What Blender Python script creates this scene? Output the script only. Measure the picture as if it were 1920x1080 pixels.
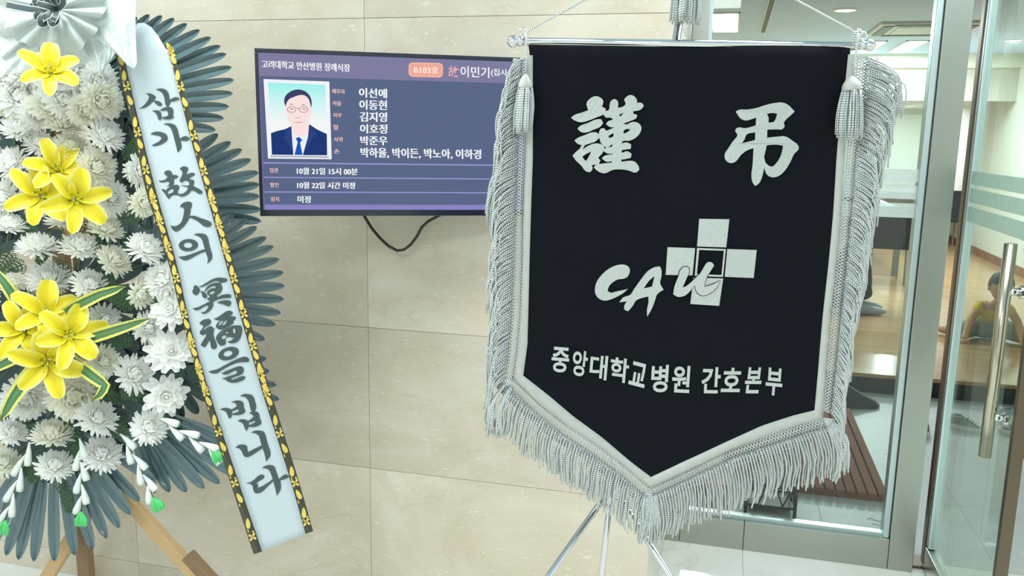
import bpy, bmesh, math, random
from mathutils import Vector, Matrix, Quaternion
from mathutils.geometry import tessellate_polygon
random.seed(7)
for o in list(bpy.data.objects): bpy.data.objects.remove(o, do_unlink=True)
SC = bpy.context.scene; COL = SC.collection
PI = math.pi

# ---------------------------------------------------------------- camera
FPX, YAW, PITCH, ROLL = 1586.4, .247964, .179104, -.0179787
CAM = Vector((0, -2.3147, 1.5687))
def _axes():
    f = Vector((-math.sin(YAW)*math.cos(PITCH), math.cos(YAW)*math.cos(PITCH), -math.sin(PITCH)))
    r = Vector((math.cos(YAW), math.sin(YAW), 0)); d = -(r.cross(f))
    return r*math.cos(ROLL)+d*math.sin(ROLL), d*math.cos(ROLL)-r*math.sin(ROLL), f
CR, CD, CF = _axes()
cam_data = bpy.data.cameras.new('camera'); cam = bpy.data.objects.new('camera', cam_data); COL.objects.link(cam)
cam_data.sensor_width = 36; cam_data.lens = 36*FPX/1920; cam_data.clip_start = .05; cam_data.clip_end = 100
M = Matrix.Identity(4)
for i in range(3): M[i][0] = CR[i]; M[i][1] = -CD[i]; M[i][2] = -CF[i]; M[i][3] = CAM[i]
cam.matrix_world = M; SC.camera = cam

# ---------------------------------------------------------------- world, lights, exposure
w = bpy.data.worlds.new('world'); SC.world = w; w.use_nodes = True
w.node_tree.nodes['Background'].inputs[0].default_value = (.92, .99, .97, 1)
w.node_tree.nodes['Background'].inputs[1].default_value = 1.05
SC.view_settings.view_transform = 'Standard'; SC.view_settings.look = 'None'
SC.view_settings.exposure = .02; SC.view_settings.gamma = 1; SC.view_settings.use_curve_mapping = False
def area(name, loc, sx, sy, power, col=(.94, 1, .99), rot=(0, 0, 0)):
    l = bpy.data.lights.new(name, 'AREA'); l.shape = 'RECTANGLE'; l.size = sx; l.size_y = sy; l.energy = power; l.color = col
    o = bpy.data.objects.new(name, l); COL.objects.link(o); o.location = loc; o.rotation_euler = rot
    return o
# the corridor's ceiling panel lamps
area('corridor_lamp', (-1.5, -1.25, 2.62), 1.2, .6, 30)
area('corridor_lamp', (.7, -.35, 2.62), 1.2, .6, 36)
area('corridor_lamp', (-.6, -3.0, 2.62), 1.2, .6, 34)

# ---------------------------------------------------------------- helpers
def srgb(r, g, b):
    f = lambda c: (c/255/12.92 if c <= 10.31 else ((c/255+.055)/1.055)**2.4)
    return (f(r), f(g), f(b), 1)
def at(px, py, y):                       # a point of the photograph on the vertical plane y
    d = CR*((px-960)/FPX)+CD*((py-540)/FPX)+CF
    return CAM+d*((y-CAM.y)/d.y)
def at_z(px, py, z):
    d = CR*((px-960)/FPX)+CD*((py-540)/FPX)+CF
    return CAM+d*((z-CAM.z)/d.z)
def at_pl(px, py, p0, n):
    d = CR*((px-960)/FPX)+CD*((py-540)/FPX)+CF
    return CAM+d*((p0-CAM).dot(n)/d.dot(n))

def mat(name, col, rough=.5, metal=0, spec=.5, var=.06, scale=30, bump=0, bscale=None, sheen=0, coat=0, trans=0, sss=0):
    m = bpy.data.materials.new(name); m.use_nodes = True; nt = m.node_tree; b = nt.nodes['Principled BSDF']
    b.inputs['Roughness'].default_value = rough; b.inputs['Metallic'].default_value = metal
    b.inputs['Specular IOR Level'].default_value = spec
    b.inputs['Sheen Weight'].default_value = sheen; b.inputs['Coat Weight'].default_value = coat
    b.inputs['Transmission Weight'].default_value = trans
    if sss: b.inputs['Subsurface Weight'].default_value = sss; b.inputs['Subsurface Scale'].default_value = .01
    tc = nt.nodes.new('ShaderNodeTexCoord'); nz = nt.nodes.new('ShaderNodeTexNoise'); nz.inputs['Scale'].default_value = scale
    nz.inputs['Detail'].default_value = 4
    nt.links.new(tc.outputs['Object'], nz.inputs['Vector'])
    mx = nt.nodes.new('ShaderNodeMixRGB'); nt.links.new(nz.outputs['Fac'], mx.inputs[0])
    c = col[:3]
    mx.inputs[1].default_value = tuple(max(0, x*(1-var)) for x in c)+(1,)
    mx.inputs[2].default_value = tuple(min(1, x*(1+var)) for x in c)+(1,)
    nt.links.new(mx.outputs[0], b.inputs['Base Color'])
    if bump:
        bp = nt.nodes.new('ShaderNodeBump'); bp.inputs['Strength'].default_value = bump; bp.inputs['Distance'].default_value = .002
        n2 = nz
        if bscale:
            n2 = nt.nodes.new('ShaderNodeTexNoise'); n2.inputs['Scale'].default_value = bscale; nt.links.new(tc.outputs['Object'], n2.inputs['Vector'])
        nt.links.new(n2.outputs['Fac'], bp.inputs['Height']); nt.links.new(bp.outputs[0], b.inputs['Normal'])
    return m
def leafy(name, col, tr=.35, var=.03, tcol=None):        # thin petal or cloth that lets light through
    m = mat(name, col, .6, var=var, scale=5); nt = m.node_tree; b = nt.nodes['Principled BSDF']
    tl = nt.nodes.new('ShaderNodeBsdfTranslucent'); tl.inputs[0].default_value = tcol or col
    mx = nt.nodes.new('ShaderNodeMixShader'); mx.inputs[0].default_value = tr
    nt.links.new(b.outputs[0], mx.inputs[1]); nt.links.new(tl.outputs[0], mx.inputs[2]); nt.links.new(mx.outputs[0], nt.nodes['Material Output'].inputs[0])
    return m
def emit(name, col, s=1.0, var=.02):
    m = bpy.data.materials.new(name); m.use_nodes = True; nt = m.node_tree; nt.nodes.remove(nt.nodes['Principled BSDF'])
    e = nt.nodes.new('ShaderNodeEmission'); e.inputs[1].default_value = s
    tc = nt.nodes.new('ShaderNodeTexCoord'); nz = nt.nodes.new('ShaderNodeTexNoise'); nz.inputs['Scale'].default_value = 9
    nt.links.new(tc.outputs['Object'], nz.inputs['Vector'])
    mx = nt.nodes.new('ShaderNodeMixRGB'); nt.links.new(nz.outputs['Fac'], mx.inputs[0])
    mx.inputs[1].default_value = tuple(x*(1-var) for x in col[:3])+(1,); mx.inputs[2].default_value = tuple(x*(1+var) for x in col[:3])+(1,)
    nt.links.new(mx.outputs[0], e.inputs[0]); nt.links.new(e.outputs[0], nt.nodes['Material Output'].inputs[0])
    return m

class MB:
    def __init__(s): s.v = []; s.f = []; s.uv = {}; s.smooth = False
    def quadstrip(s, rows, closed=False):
        b = len(s.v); n = len(rows[0])
        for r in rows: s.v += [Vector(p) for p in r]
        for i in range(len(rows)-1):
            for j in range(n if closed else n-1):
                k = (j+1) % n
                s.f.append((b+i*n+j, b+i*n+k, b+(i+1)*n+k, b+(i+1)*n+j))
        return b
    def box(s, x0, x1, y0, y1, z0, z1):
        b = len(s.v)
        s.v += [Vector(p) for p in ((x0,y0,z0),(x1,y0,z0),(x1,y1,z0),(x0,y1,z0),(x0,y0,z1),(x1,y0,z1),(x1,y1,z1),(x0,y1,z1))]
        s.f += [tuple(b+i for i in q) for q in ((3,2,1,0),(4,5,6,7),(0,1,5,4),(1,2,6,5),(2,3,7,6),(3,0,4,7))]
        return s
    def bar(s, a, b, wx, wy, up=Vector((0, 1, 0))):
        a = Vector(a); b = Vector(b); d = (b-a).normalized(); x = d.cross(up).normalized(); y = x.cross(d).normalized()
        k = len(s.v)
        for p in (a, b):
            for i, j in ((-1,-1),(1,-1),(1,1),(-1,1)): s.v.append(p+x*(i*wx/2)+y*(j*wy/2))
        s.f += [tuple(k+i for i in q) for q in ((3,2,1,0),(4,5,6,7),(0,1,5,4),(1,2,6,5),(2,3,7,6),(3,0,4,7))]
        return s
    def tube(s, pts, r, seg=8, cap=True):
        pts = [Vector(p) for p in pts]; n = len(pts)
        rs = r if isinstance(r, (list, tuple)) else [r]*n
        t0 = (pts[1]-pts[0]).normalized()
        ref = Vector((0, 0, 1)) if abs(t0.z) < .9 else Vector((1, 0, 0))
        x = t0.cross(ref).normalized(); L = 0; rows = []; b = len(s.v)
        for i, p in enumerate(pts):
            t = (pts[min(i+1, n-1)]-pts[max(i-1, 0)]).normalized()
            x = (x-t*x.dot(t)).normalized(); y = t.cross(x)
            if i: L += (p-pts[i-1]).length
            rows.append([p+(x*math.cos(2*PI*k/seg)+y*math.sin(2*PI*k/seg))*rs[i] for k in range(seg)])
            for k in range(seg): s.uv[b+i*seg+k] = (k/seg, L)
        s.quadstrip(rows, True)
        if cap:
            s.f.append(tuple(b+k for k in reversed(range(seg)))); s.f.append(tuple(b+(n-1)*seg+k for k in range(seg)))
        return s
    def ball(s, c, r, seg=12, rings=8, sc=(1, 1, 1)):
        c = Vector(c); rows = []
        for i in range(rings+1):
            a = PI*(i/rings) if 0 < i < rings else (1e-3 if i == 0 else PI-1e-3)
            rows.append([c+Vector((sc[0]*r*math.sin(a)*math.cos(2*PI*k/seg), sc[1]*r*math.sin(a)*math.sin(2*PI*k/seg), sc[2]*r*math.cos(a))) for k in range(seg)])
        s.quadstrip(rows, True); return s
    def poly(s, pts):
        b = len(s.v); s.v += [Vector(p) for p in pts]; s.f.append(tuple(range(b, b+len(pts)))); return s
    def slab(s, loops, n, thick):            # planar outline with holes, extruded by thick along n
        flat = [p for l in loops for p in l]
        tris = tessellate_polygon([[Vector(p) for p in l] for l in loops])
        b = len(s.v); N = len(flat); n = Vector(n)
        s.v += [Vector(p)+n*thick for p in flat]+[Vector(p) for p in flat]
        for t in tris:
            a, c, d = (s.v[b+i] for i in t)
            tt = t if (c-a).cross(d-a).dot(n) > 0 else t[::-1]
            s.f.append(tuple(b+i for i in tt)); s.f.append(tuple(b+N+i for i in tt[::-1]))
        k = 0
        for l in loops:
            m = len(l)
            for i in range(m):
                j = (i+1) % m; s.f.append((b+k+i, b+N+k+i, b+N+k+j, b+k+j))
            k += m
        return s
    def mesh(s, name, org=Vector((0, 0, 0))):
        me = bpy.data.meshes.new(name); me.from_pydata([tuple(v-org) for v in s.v], [], s.f)
        bm = bmesh.new(); bm.from_mesh(me)
        if s.uv:
            ul = bm.loops.layers.uv.new('UVMap')
            for f in bm.faces:
                for l in f.loops: l[ul].uv = s.uv.get(l.vert.index, (0, 0))
        else: bmesh.ops.recalc_face_normals(bm, faces=bm.faces)
        bm.to_mesh(me); bm.free()
        if s.smooth: me.shade_smooth()
        return me
ORG = {}
def root(name, loc, label=None, cat=None, group=None, kind=None):
    o = bpy.data.objects.new(name, None); COL.objects.link(o); o.location = loc; o.empty_display_size = .05
    ORG[o.name] = Vector(loc); tag(o, label, cat, group, kind); return o
def tag(o, label=None, cat=None, group=None, kind=None):
    if label: o['label'] = label
    if cat: o['category'] = cat
    if group: o['group'] = group
    if kind: o['kind'] = kind
    return o
def org_of(p):
    while p is not None:
        if p.name in ORG: return ORG[p.name]
        p = p.parent
    return Vector((0, 0, 0))
def obj(name, mb, m, parent=None, smooth=False, bevel=0, label=None, cat=None, kind=None, group=None):
    mb.smooth = smooth
    if parent is None:
        zs = [v.z for v in mb.v]; xs = [v.x for v in mb.v]; ys = [v.y for v in mb.v]
        og = Vector(((min(xs)+max(xs))/2, (min(ys)+max(ys))/2, min(zs)))
    else: og = org_of(parent)
    me = mb.mesh(name, og)
    if bevel:
        bm = bmesh.new(); bm.from_mesh(me); bmesh.ops.bevel(bm, geom=bm.edges[:], offset=bevel, segments=2, affect='EDGES', profile=.5); bm.to_mesh(me); bm.free()
    o = bpy.data.objects.new(name, me); COL.objects.link(o); o.parent = parent
    if parent is None: o.location = og; ORG[o.name] = og
    me.materials.append(m); tag(o, label, cat, group, kind)
    return o
def inst(name, me, parent, mw):              # a copy that shares mesh data, mw in world space (parent has identity rotation)
    o = bpy.data.objects.new(name, me); COL.objects.link(o); o.parent = parent
    og = org_of(parent); o.matrix_local = Matrix.Translation(-og) @ mw
    return o
def sub(name, me, parent):
    o = bpy.data.objects.new(name, me); COL.objects.link(o); o.parent = parent; return o
def frame(p, z, x=None, s=1.0):              # matrix at p with local z along z
    z = Vector(z).normalized(); x = Vector(x) if x is not None else Vector((1, .01, .02))
    x = (x-z*x.dot(z)).normalized(); y = z.cross(x)
    m = Matrix.Identity(4)
    for i in range(3): m[i][0] = x[i]*s; m[i][1] = y[i]*s; m[i][2] = z[i]*s; m[i][3] = p[i]
    return m
def smooth_loop(pts, n=3, ang=62):
    P = [Vector((p[0], p[1])) for p in pts]; N = len(P); out = []; tg = []
    for i in range(N):
        a = P[i]-P[i-1]; b = P[(i+1) % N]-P[i]
        corner = a.length < 1e-6 or b.length < 1e-6 or a.angle(b) > math.radians(ang)
        tg.append(None if corner else (a.normalized()*b.length+b.normalized()*a.length).normalized())
    for i in range(N):
        j = (i+1) % N; c = P[j]-P[i]; L = c.length
        t0 = (tg[i] if tg[i] is not None else c.normalized())*L; t1 = (tg[j] if tg[j] is not None else c.normalized())*L
        for k in range(n):
            t = k/n; h1 = 2*t**3-3*t*t+1; h2 = -2*t**3+3*t*t; h3 = t**3-2*t*t+t; h4 = t**3-t*t
            out.append(P[i]*h1+P[j]*h2+t0*h3+t1*h4)
    return out
def ell(cx, cy, rx, ry, rot=0, n=20):
    r = math.radians(rot); return [(cx+rx*math.cos(t)*math.cos(r)-ry*math.sin(t)*math.sin(r), cy+rx*math.cos(t)*math.sin(r)+ry*math.sin(t)*math.cos(r)) for t in (2*PI*k/n for k in range(n))]
def text_mesh(body, bold=.0):
    c = bpy.data.curves.new('t', 'FONT'); c.body = body; c.size = 1; c.offset = bold; c.resolution_u = 3
    o = bpy.data.objects.new('t', c); COL.objects.link(o)
    me = bpy.data.meshes.new_from_object(o.evaluated_get(bpy.context.evaluated_depsgraph_get()))
    V = [tuple(v.co) for v in me.vertices]; F = [tuple(p.vertices) for p in me.polygons]
    bpy.data.objects.remove(o); bpy.data.curves.remove(c); bpy.data.meshes.remove(me)
    xs = [v[0] for v in V]; ys = [v[1] for v in V]; x0, x1, y0, y1 = min(xs), max(xs), min(ys), max(ys)
    return [((v[0]-x0)/(x1-x0), (y1-v[1])/(y1-y0)) for v in V], F
def text_on(mb, body, TL, TR, BL, mapper, bold=.02):
    V, F = text_mesh(body, bold); b = len(mb.v)
    for u, v in V:
        px = TL[0]+(TR[0]-TL[0])*u+(BL[0]-TL[0])*v; py = TL[1]+(TR[1]-TL[1])*u+(BL[1]-TL[1])*v
        mb.v.append(mapper(px, py))
    mb.f += [tuple(b+i for i in f) for f in F]

# ---------------------------------------------------------------- materials of the setting
def marble(name, c1, c2, c3, rough=.16, scale=2.2, vein=srgb(176, 160, 130), rnd=.10):
    m = bpy.data.materials.new(name); m.use_nodes = True; nt = m.node_tree; b = nt.nodes['Principled BSDF']; L = nt.links.new
    N = lambda t: nt.nodes.new('ShaderNode'+t)
    geo = N('NewGeometry'); oi = N('ObjectInfo'); vm = N('VectorMath'); vm.operation = 'MULTIPLY_ADD'
    vm.inputs[1].default_value = (1, 1, 1.5)
    cmb = N('CombineXYZ'); mul = N('Math'); mul.operation = 'MULTIPLY'; mul.inputs[1].default_value = 17
    L(oi.outputs['Random'], mul.inputs[0]); L(mul.outputs[0], cmb.inputs[0]); L(mul.outputs[0], cmb.inputs[2])
    L(geo.outputs['Position'], vm.inputs[0]); L(cmb.outputs[0], vm.inputs[2])
    n1 = N('TexNoise'); n1.inputs['Scale'].default_value = scale; n1.inputs['Detail'].default_value = 8; n1.inputs['Roughness'].default_value = .62; n1.inputs['Distortion'].default_value = .6
    L(vm.outputs[0], n1.inputs['Vector'])
    r1 = N('ValToRGB'); r1.color_ramp.elements[0].position = .30; r1.color_ramp.elements[0].color = c1; r1.color_ramp.elements[1].position = .70; r1.color_ramp.elements[1].color = c3
    e = r1.color_ramp.elements.new(.5); e.color = c2
    L(n1.outputs['Fac'], r1.inputs[0])
    # light curly flecks
    n2 = N('TexNoise'); n2.inputs['Scale'].default_value = 26; n2.inputs['Detail'].default_value = 3; n2.inputs['Distortion'].default_value = 2.2
    st = N('VectorMath'); st.operation = 'MULTIPLY'; st.inputs[1].default_value = (1, 1, 2.2); L(vm.outputs[0], st.inputs[0]); L(st.outputs[0], n2.inputs['Vector'])
    r2 = N('ValToRGB'); r2.color_ramp.elements[0].position = .64; r2.color_ramp.elements[0].color = (0, 0, 0, 1); r2.color_ramp.elements[1].position = .70; r2.color_ramp.elements[1].color = (.6, .6, .6, 1)
    L(n2.outputs['Fac'], r2.inputs[0])
    mx = N('MixRGB'); L(r2.outputs[0], mx.inputs[0]); L(r1.outputs[0], mx.inputs[1]); mx.inputs[2].default_value = tuple(min(1, c*1.22) for c in c3[:3])+(1,)
    # thin brown veins
    n3 = N('TexNoise'); n3.inputs['Scale'].default_value = 1.9; n3.inputs['Detail'].default_value = 9; n3.inputs['Distortion'].default_value = 1.0; L(st.outputs[0], n3.inputs['Vector'])
    a = N('Math'); a.operation = 'SUBTRACT'; a.inputs[1].default_value = .5; L(n3.outputs['Fac'], a.inputs[0])
    ab = N('Math'); ab.operation = 'ABSOLUTE'; L(a.outputs[0], ab.inputs[0])
    r3 = N('ValToRGB'); r3.color_ramp.elements[0].position = 0; r3.color_ramp.elements[0].color = (.22, .22, .22, 1); r3.color_ramp.elements[1].position = .010; r3.color_ramp.elements[1].color = (0, 0, 0, 1)
    L(ab.outputs[0], r3.inputs[0])
    mx2 = N('MixRGB'); L(r3.outputs[0], mx2.inputs[0]); L(mx.outputs[0], mx2.inputs[1]); mx2.inputs[2].default_value = vein
    hs = N('HueSaturation'); mr = N('MapRange'); mr.inputs[3].default_value = 1-rnd; mr.inputs[4].default_value = 1+rnd*.5
    L(oi.outputs['Random'], mr.inputs[0]); L(mr.outputs[0], hs.inputs['Value']); L(mx2.outputs[0], hs.inputs['Color'])
    L(hs.outputs[0], b.inputs['Base Color']); b.inputs['Roughness'].default_value = rough; b.inputs['Specular IOR Level'].default_value = .35
    return m
def planks(name):
    m = bpy.data.materials.new(name); m.use_nodes = True; nt = m.node_tree; b = nt.nodes['Principled BSDF']; L = nt.links.new
    geo = nt.nodes.new('ShaderNodeNewGeometry'); br = nt.nodes.new('ShaderNodeTexBrick'); L(geo.outputs['Position'], br.inputs['Vector'])
    br.inputs['Color1'].default_value = srgb(206, 168, 122); br.inputs['Color2'].default_value = srgb(192, 152, 106); br.inputs['Mortar'].default_value = srgb(152, 112, 74)
    br.inputs['Scale'].default_value = 1; br.inputs['Mortar Size'].default_value = .002; br.inputs['Brick Width'].default_value = .9; br.inputs['Row Height'].default_value = .085; br.offset = .37
    nz = nt.nodes.new('ShaderNodeTexNoise'); nz.inputs['Scale'].default_value = 8; nz.inputs['Detail'].default_value = 6
    mp = nt.nodes.new('ShaderNodeMapping'); mp.inputs['Scale'].default_value = (.6, 6, 1); L(geo.outputs['Position'], mp.inputs[0]); L(mp.outputs[0], nz.inputs['Vector'])
    mx = nt.nodes.new('ShaderNodeMixRGB'); mx.blend_type = 'MULTIPLY'; mx.inputs[0].default_value = .35; L(br.outputs[0], mx.inputs[1]); L(nz.outputs['Fac'], mx.inputs[2])
    L(mx.outputs[0], b.inputs['Base Color']); b.inputs['Roughness'].default_value = .18; b.inputs['Specular IOR Level'].default_value = .5
    return m
def glassm(name, tint=(.93, .985, .95), refl=1.0, rough=.02):
    m = bpy.data.materials.new(name); m.use_nodes = True; nt = m.node_tree; nt.nodes.remove(nt.nodes['Principled BSDF']); L = nt.links.new
    tr = nt.nodes.new('ShaderNodeBsdfTransparent'); tr.inputs[0].default_value = tint+(1,)
    gl = nt.nodes.new('ShaderNodeBsdfGlossy'); gl.inputs['Roughness'].default_value = rough
    fr = nt.nodes.new('ShaderNodeFresnel'); fr.inputs[0].default_value = 1.45
    nz = nt.nodes.new('ShaderNodeTexNoise'); nz.inputs['Scale'].default_value = 3
    mu = nt.nodes.new('ShaderNodeMath'); mu.operation = 'MULTIPLY'; mu.inputs[1].default_value = refl; L(fr.outputs[0], mu.inputs[0])
    cl = nt.nodes.new('ShaderNodeMapRange'); cl.inputs[3].default_value = .9; cl.inputs[4].default_value = 1.0; L(nz.outputs['Fac'], cl.inputs[0])
    m2 = nt.nodes.new('ShaderNodeMath'); m2.operation = 'MULTIPLY'; L(mu.outputs[0], m2.inputs[0]); L(cl.outputs[0], m2.inputs[1])
    mx = nt.nodes.new('ShaderNodeMixShader'); L(m2.outputs[0], mx.inputs[0]); L(tr.outputs[0], mx.inputs[1]); L(gl.outputs[0], mx.inputs[2])
    L(mx.outputs[0], nt.nodes['Material Output'].inputs[0]); return m
def veil(name, col, opac, rough=.7, tscale=0, edge=None):   # see-through cloth or film: part diffuse, part clear
    m = bpy.data.materials.new(name); m.use_nodes = True; nt = m.node_tree; b = nt.nodes['Principled BSDF']; L = nt.links.new
    b.inputs['Base Color'].default_value = col; b.inputs['Roughness'].default_value = rough
    nz = nt.nodes.new('ShaderNodeTexNoise'); nz.inputs['Scale'].default_value = tscale or 40; nz.inputs['Detail'].default_value = 5
    tc = nt.nodes.new('ShaderNodeTexCoord'); L(tc.outputs['Object'], nz.inputs['Vector'])
    mr = nt.nodes.new('ShaderNodeMapRange'); mr.inputs[1].default_value = .35; mr.inputs[2].default_value = .65
    mr.inputs[3].default_value = opac[0]; mr.inputs[4].default_value = opac[1]; L(nz.outputs['Fac'], mr.inputs[0]); L(mr.outputs[0], b.inputs['Alpha'])
    tl = nt.nodes.new('ShaderNodeBsdfTranslucent'); tl.inputs[0].default_value = col
    return m
def steel(name, col=srgb(190, 190, 178), rough=.28):
    m = bpy.data.materials.new(name); m.use_nodes = True; nt = m.node_tree; b = nt.nodes['Principled BSDF']; L = nt.links.new
    b.inputs['Metallic'].default_value = 1; b.inputs['Base Color'].default_value = col
    geo = nt.nodes.new('ShaderNodeNewGeometry'); mp = nt.nodes.new('ShaderNodeMapping'); mp.inputs['Scale'].default_value = (30, 30, 30); L(geo.outputs['Position'], mp.inputs[0])
    nz = nt.nodes.new('ShaderNodeTexNoise'); nz.inputs['Scale'].default_value = 1; nz.inputs['Detail'].default_value = 3; L(mp.outputs[0], nz.inputs['Vector'])
    mr = nt.nodes.new('ShaderNodeMapRange'); mr.inputs[3].default_value = rough*.95; mr.inputs[4].default_value = rough*1.05; L(nz.outputs['Fac'], mr.inputs[0]); L(mr.outputs[0], b.inputs['Roughness'])
    return m
M_MARBLE = marble('beige_marble', srgb(198, 187, 163), srgb(210, 201, 180), srgb(221, 215, 197))
M_FLOOR = marble('pale_marble_floor', srgb(230, 230, 222), srgb(242, 242, 236), srgb(249, 249, 245), rough=.1, vein=srgb(186, 182, 166), rnd=.05)
M_ENTRY = marble('grey_entry_tile', srgb(186, 190, 184), srgb(194, 198, 192), srgb(204, 208, 202), rough=.4, vein=srgb(176, 178, 172), rnd=.05)
M_GROUT = mat('grout', srgb(196, 188, 168), .8)
M_STEEL = steel('brushed_steel', srgb(176, 180, 172)); M_DARKSTEEL = steel('bronze_steel', srgb(112, 102, 86), .35)
M_CHROME = mat('chrome', srgb(225, 228, 226), .07, 1, var=.02)
M_ALU = mat('pale_aluminium', srgb(196, 212, 214), .3, .8, var=.03)
M_GLASS = glassm('storefront_glass', refl=.8); M_DGLASS = glassm('door_glass', (.92, .97, .93), refl=.26)
M_FROST = veil('frosted_film', srgb(205, 214, 210), (.62, .72)); M_DFROST = veil('green_frosted_film', srgb(178, 206, 194), (.66, .74))
M_CEIL = mat('ceiling_paint', srgb(196, 220, 244), .8, var=.02); M_WHITEWALL = mat('white_wall', srgb(226, 226, 214), .6, var=.02)
M_WOODFLOOR = planks('wood_floor'); M_BROWN = mat('brown_wood', srgb(134, 86, 60), .4, var=.15, scale=12); M_BLACK = mat('black_step', srgb(30, 32, 32), .4)

# ================================================================ THE SETTING
WX = -.163                                    # right-hand end of the marble wall
TW, TH, Z0 = .87, .45, .087
wall = obj('wall_back', MB().box(-4.6, WX-.012, .012, .86, 0, 2.64), M_GROUT, label='beige polished marble wall behind the television', kind='structure')
g = .0005
cols = [WX-TW*k for k in range(6)]
for k in range(5):
    x1, x0 = cols[k], cols[k+1]
    for r in range(-1, 6):
        z0 = 0 if r < 0 else Z0+TH*r; z1 = Z0 if r < 0 else min(Z0+TH*(r+1), 2.64)
        obj('marble_panel', MB().box(x0+g, x1-g, 0, .012, z0+g, z1-g), M_MARBLE, wall, bevel=.0008)
for r in range(-1, 6):                        # the return towards the glass front
    z0 = 0 if r < 0 else Z0+TH*r; z1 = Z0 if r < 0 else min(Z0+TH*(r+1), 2.64)
    obj('marble_panel', MB().box(WX-.012, WX, .0135, .86, z0+g, z1-g), M_MARBLE, wall, bevel=.0008)

floor = obj('floor', MB().box(-4.6, 3.4, -3.4, .96, -.06, -.006), M_GROUT, label='pale polished marble floor of the corridor', kind='structure')
for i in range(-8, 6):
    for j in range(0, 5):
        x0 = .135+.6*i; y1 = .96-.6*j if j else .96; y0 = .36-.6*j
        if x0+.6 < -4.4 or x0 > 3: continue
        obj('floor_tile', MB().box(x0+g, x0+.6-g, y0+g, y1-g, -.006, 0), M_FLOOR, floor, bevel=.0006)
floor_in = obj('floor_entry', MB().box(-2.6, 3.4, .962, 3.30, -.06, -.006), M_GROUT, label='grey tiled entry floor behind the glass front', kind='structure')
for i in range(-4, 6):
    for j in range(4):
        x0 = .46+.6*i; y0 = .962+.585*j
        if x0 < -2.5: continue
        obj('floor_tile', MB().box(x0+g, x0+.6-g, y0+g, y0+.585-g, -.006, 0), M_ENTRY, floor_in, bevel=.0006)
obj('floor_hall', MB().box(-2.6, 3.2, 3.27, 13, -.02, .12), M_WOODFLOOR, label='raised glossy wooden floor of the hall', kind='structure')
obj('trim_1', MB().box(-2.6, 3.2, 3.255, 3.27, 0, .095), M_BLACK, label='black riser of the wooden floor step', kind='structure')
obj('ceiling', MB().box(-4.6, 3.4, -3.4, .86, 2.64, 2.7), M_CEIL, label='plain ceiling of the corridor', kind='structure')
obj('ceiling_hall', MB().box(-2.6, 3.2, .96, 9, 2.6, 2.66), M_CEIL, label='beige ceiling of the hall seen through the glass', kind='structure')
obj('ceiling_alcove', MB().box(-2.6, 3.2, 9.1, 13, 2.1, 2.16), M_WHITEWALL, label='lower white ceiling at the far end of the hall', kind='structure')
obj('trim_2', MB().box(-2.6, 3.2, 9, 9.1, 2.06, 2.44), mat('soffit_paint', srgb(196, 194, 178), .7, var=.02), label='beige dropped beam across the hall ceiling', kind='structure')
obj('trim_3', MB().box(-2.6, 3.2, 8.93, 9.1, 2.44, 2.6), mat('cream_paint', srgb(236, 236, 214), .6, var=.02), label='cream cornice above the dropped beam', kind='structure')
wr = obj('wall_right', MB().box(3.2, 3.3, .96, 13, 0, 2.66), M_WHITEWALL, label='cream side wall of the hall behind the sitting child', kind='structure')
obj('baseboard_right', MB().box(3.185, 3.2, 3.3, 13, .12, .22), M_BROWN, label='brown baseboard of the cream side wall', kind='structure')
ol = MB().box(3.19, 3.2, 8.05, 8.13, .42, .54); obj('outlet_plate', ol, mat('outlet_white', srgb(230, 230, 222), .4), wr, bevel=.002)
obj('wall_left', MB().box(-2.7, -2.6, .96, 13, 0, 2.66), M_WHITEWALL, label='cream left wall of the hall', kind='structure')
wf = obj('wall_far', MB().box(-2.6, 3.2, 13, 13.1, 0, 2.2), M_WHITEWALL, label='white panelled wall at the far end of the hall', kind='structure')
mp = mat('white_panel', srgb(238, 240, 232), .35, var=.02)
for i in range(6):
    obj('wall_panel', MB().box(-2.5+.95*i, -1.56+.95*i, 12.985, 13, .3, 2.02), mp, wf, bevel=.004)
obj('wall_corner', MB().box(1.72, 3.4, .87, .955, 0, 2.64), M_MARBLE, label='marble wall to the right of the glass door', kind='structure')

# ---- fixed glass front
W1 = root('window_1', (.25, .91, 0), 'fixed shop-front glazing with brushed steel sill and frosted stripes', kind='structure')
YB = .866
for a, b in ((WX+.001, -.108), (-.106, .135), (.137, .655)):
    obj('sill', MB().box(a, b, YB, .95, 0, .118), M_STEEL, W1, bevel=.0015)
obj('jamb', MB().box(WX+.001, -.107, YB+.01, .94, .12, 2.4), M_STEEL, W1, bevel=.002)
obj('glazing_bead', MB().box(-.107, -.095, YB+.03, .93, .12, 2.4), M_ALU, W1)
obj('glazing_bead', MB().box(-.107, .63, YB+.02, YB+.03, .118, .132), M_ALU, W1)
obj('glazing_bead', MB().box(.632, .655, YB+.012, .938, .118, 2.4), M_ALU, W1, bevel=.004)
obj('post', MB().box(.656, .742, YB-.002, .955, 0, 2.4), M_STEEL, W1, bevel=.0025)
obj('header', MB().box(WX+.001, 1.72, YB, .95, 2.401, 2.6), M_STEEL, W1)
obj('jamb', MB().box(1.66, 1.72, YB, .95, 0, 2.4), M_STEEL, W1)
obj('pane', MB().box(-.1, .64, .903, .913, .12, 2.4), M_GLASS, W1)
zz = [at(1690, y, .90).z for y in (317, 341, 348, 373, 381, 408)]
for i in range(3):
    obj('frosted_band', MB().box(-.094, .632, .9005, .902, zz[2*i+1], zz[2*i]), M_FROST, W1)
stk = MB()
for pts, r in (([(1626, 974), (1631, 971), (1636, 974), (1645, 977), (1652, 978)], .0012), ([(1634, 982), (1642, 983), (1650, 985)], .0009)):
    stk.tube([at(a, b, .9015) for a, b in pts], r, 5)
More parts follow.
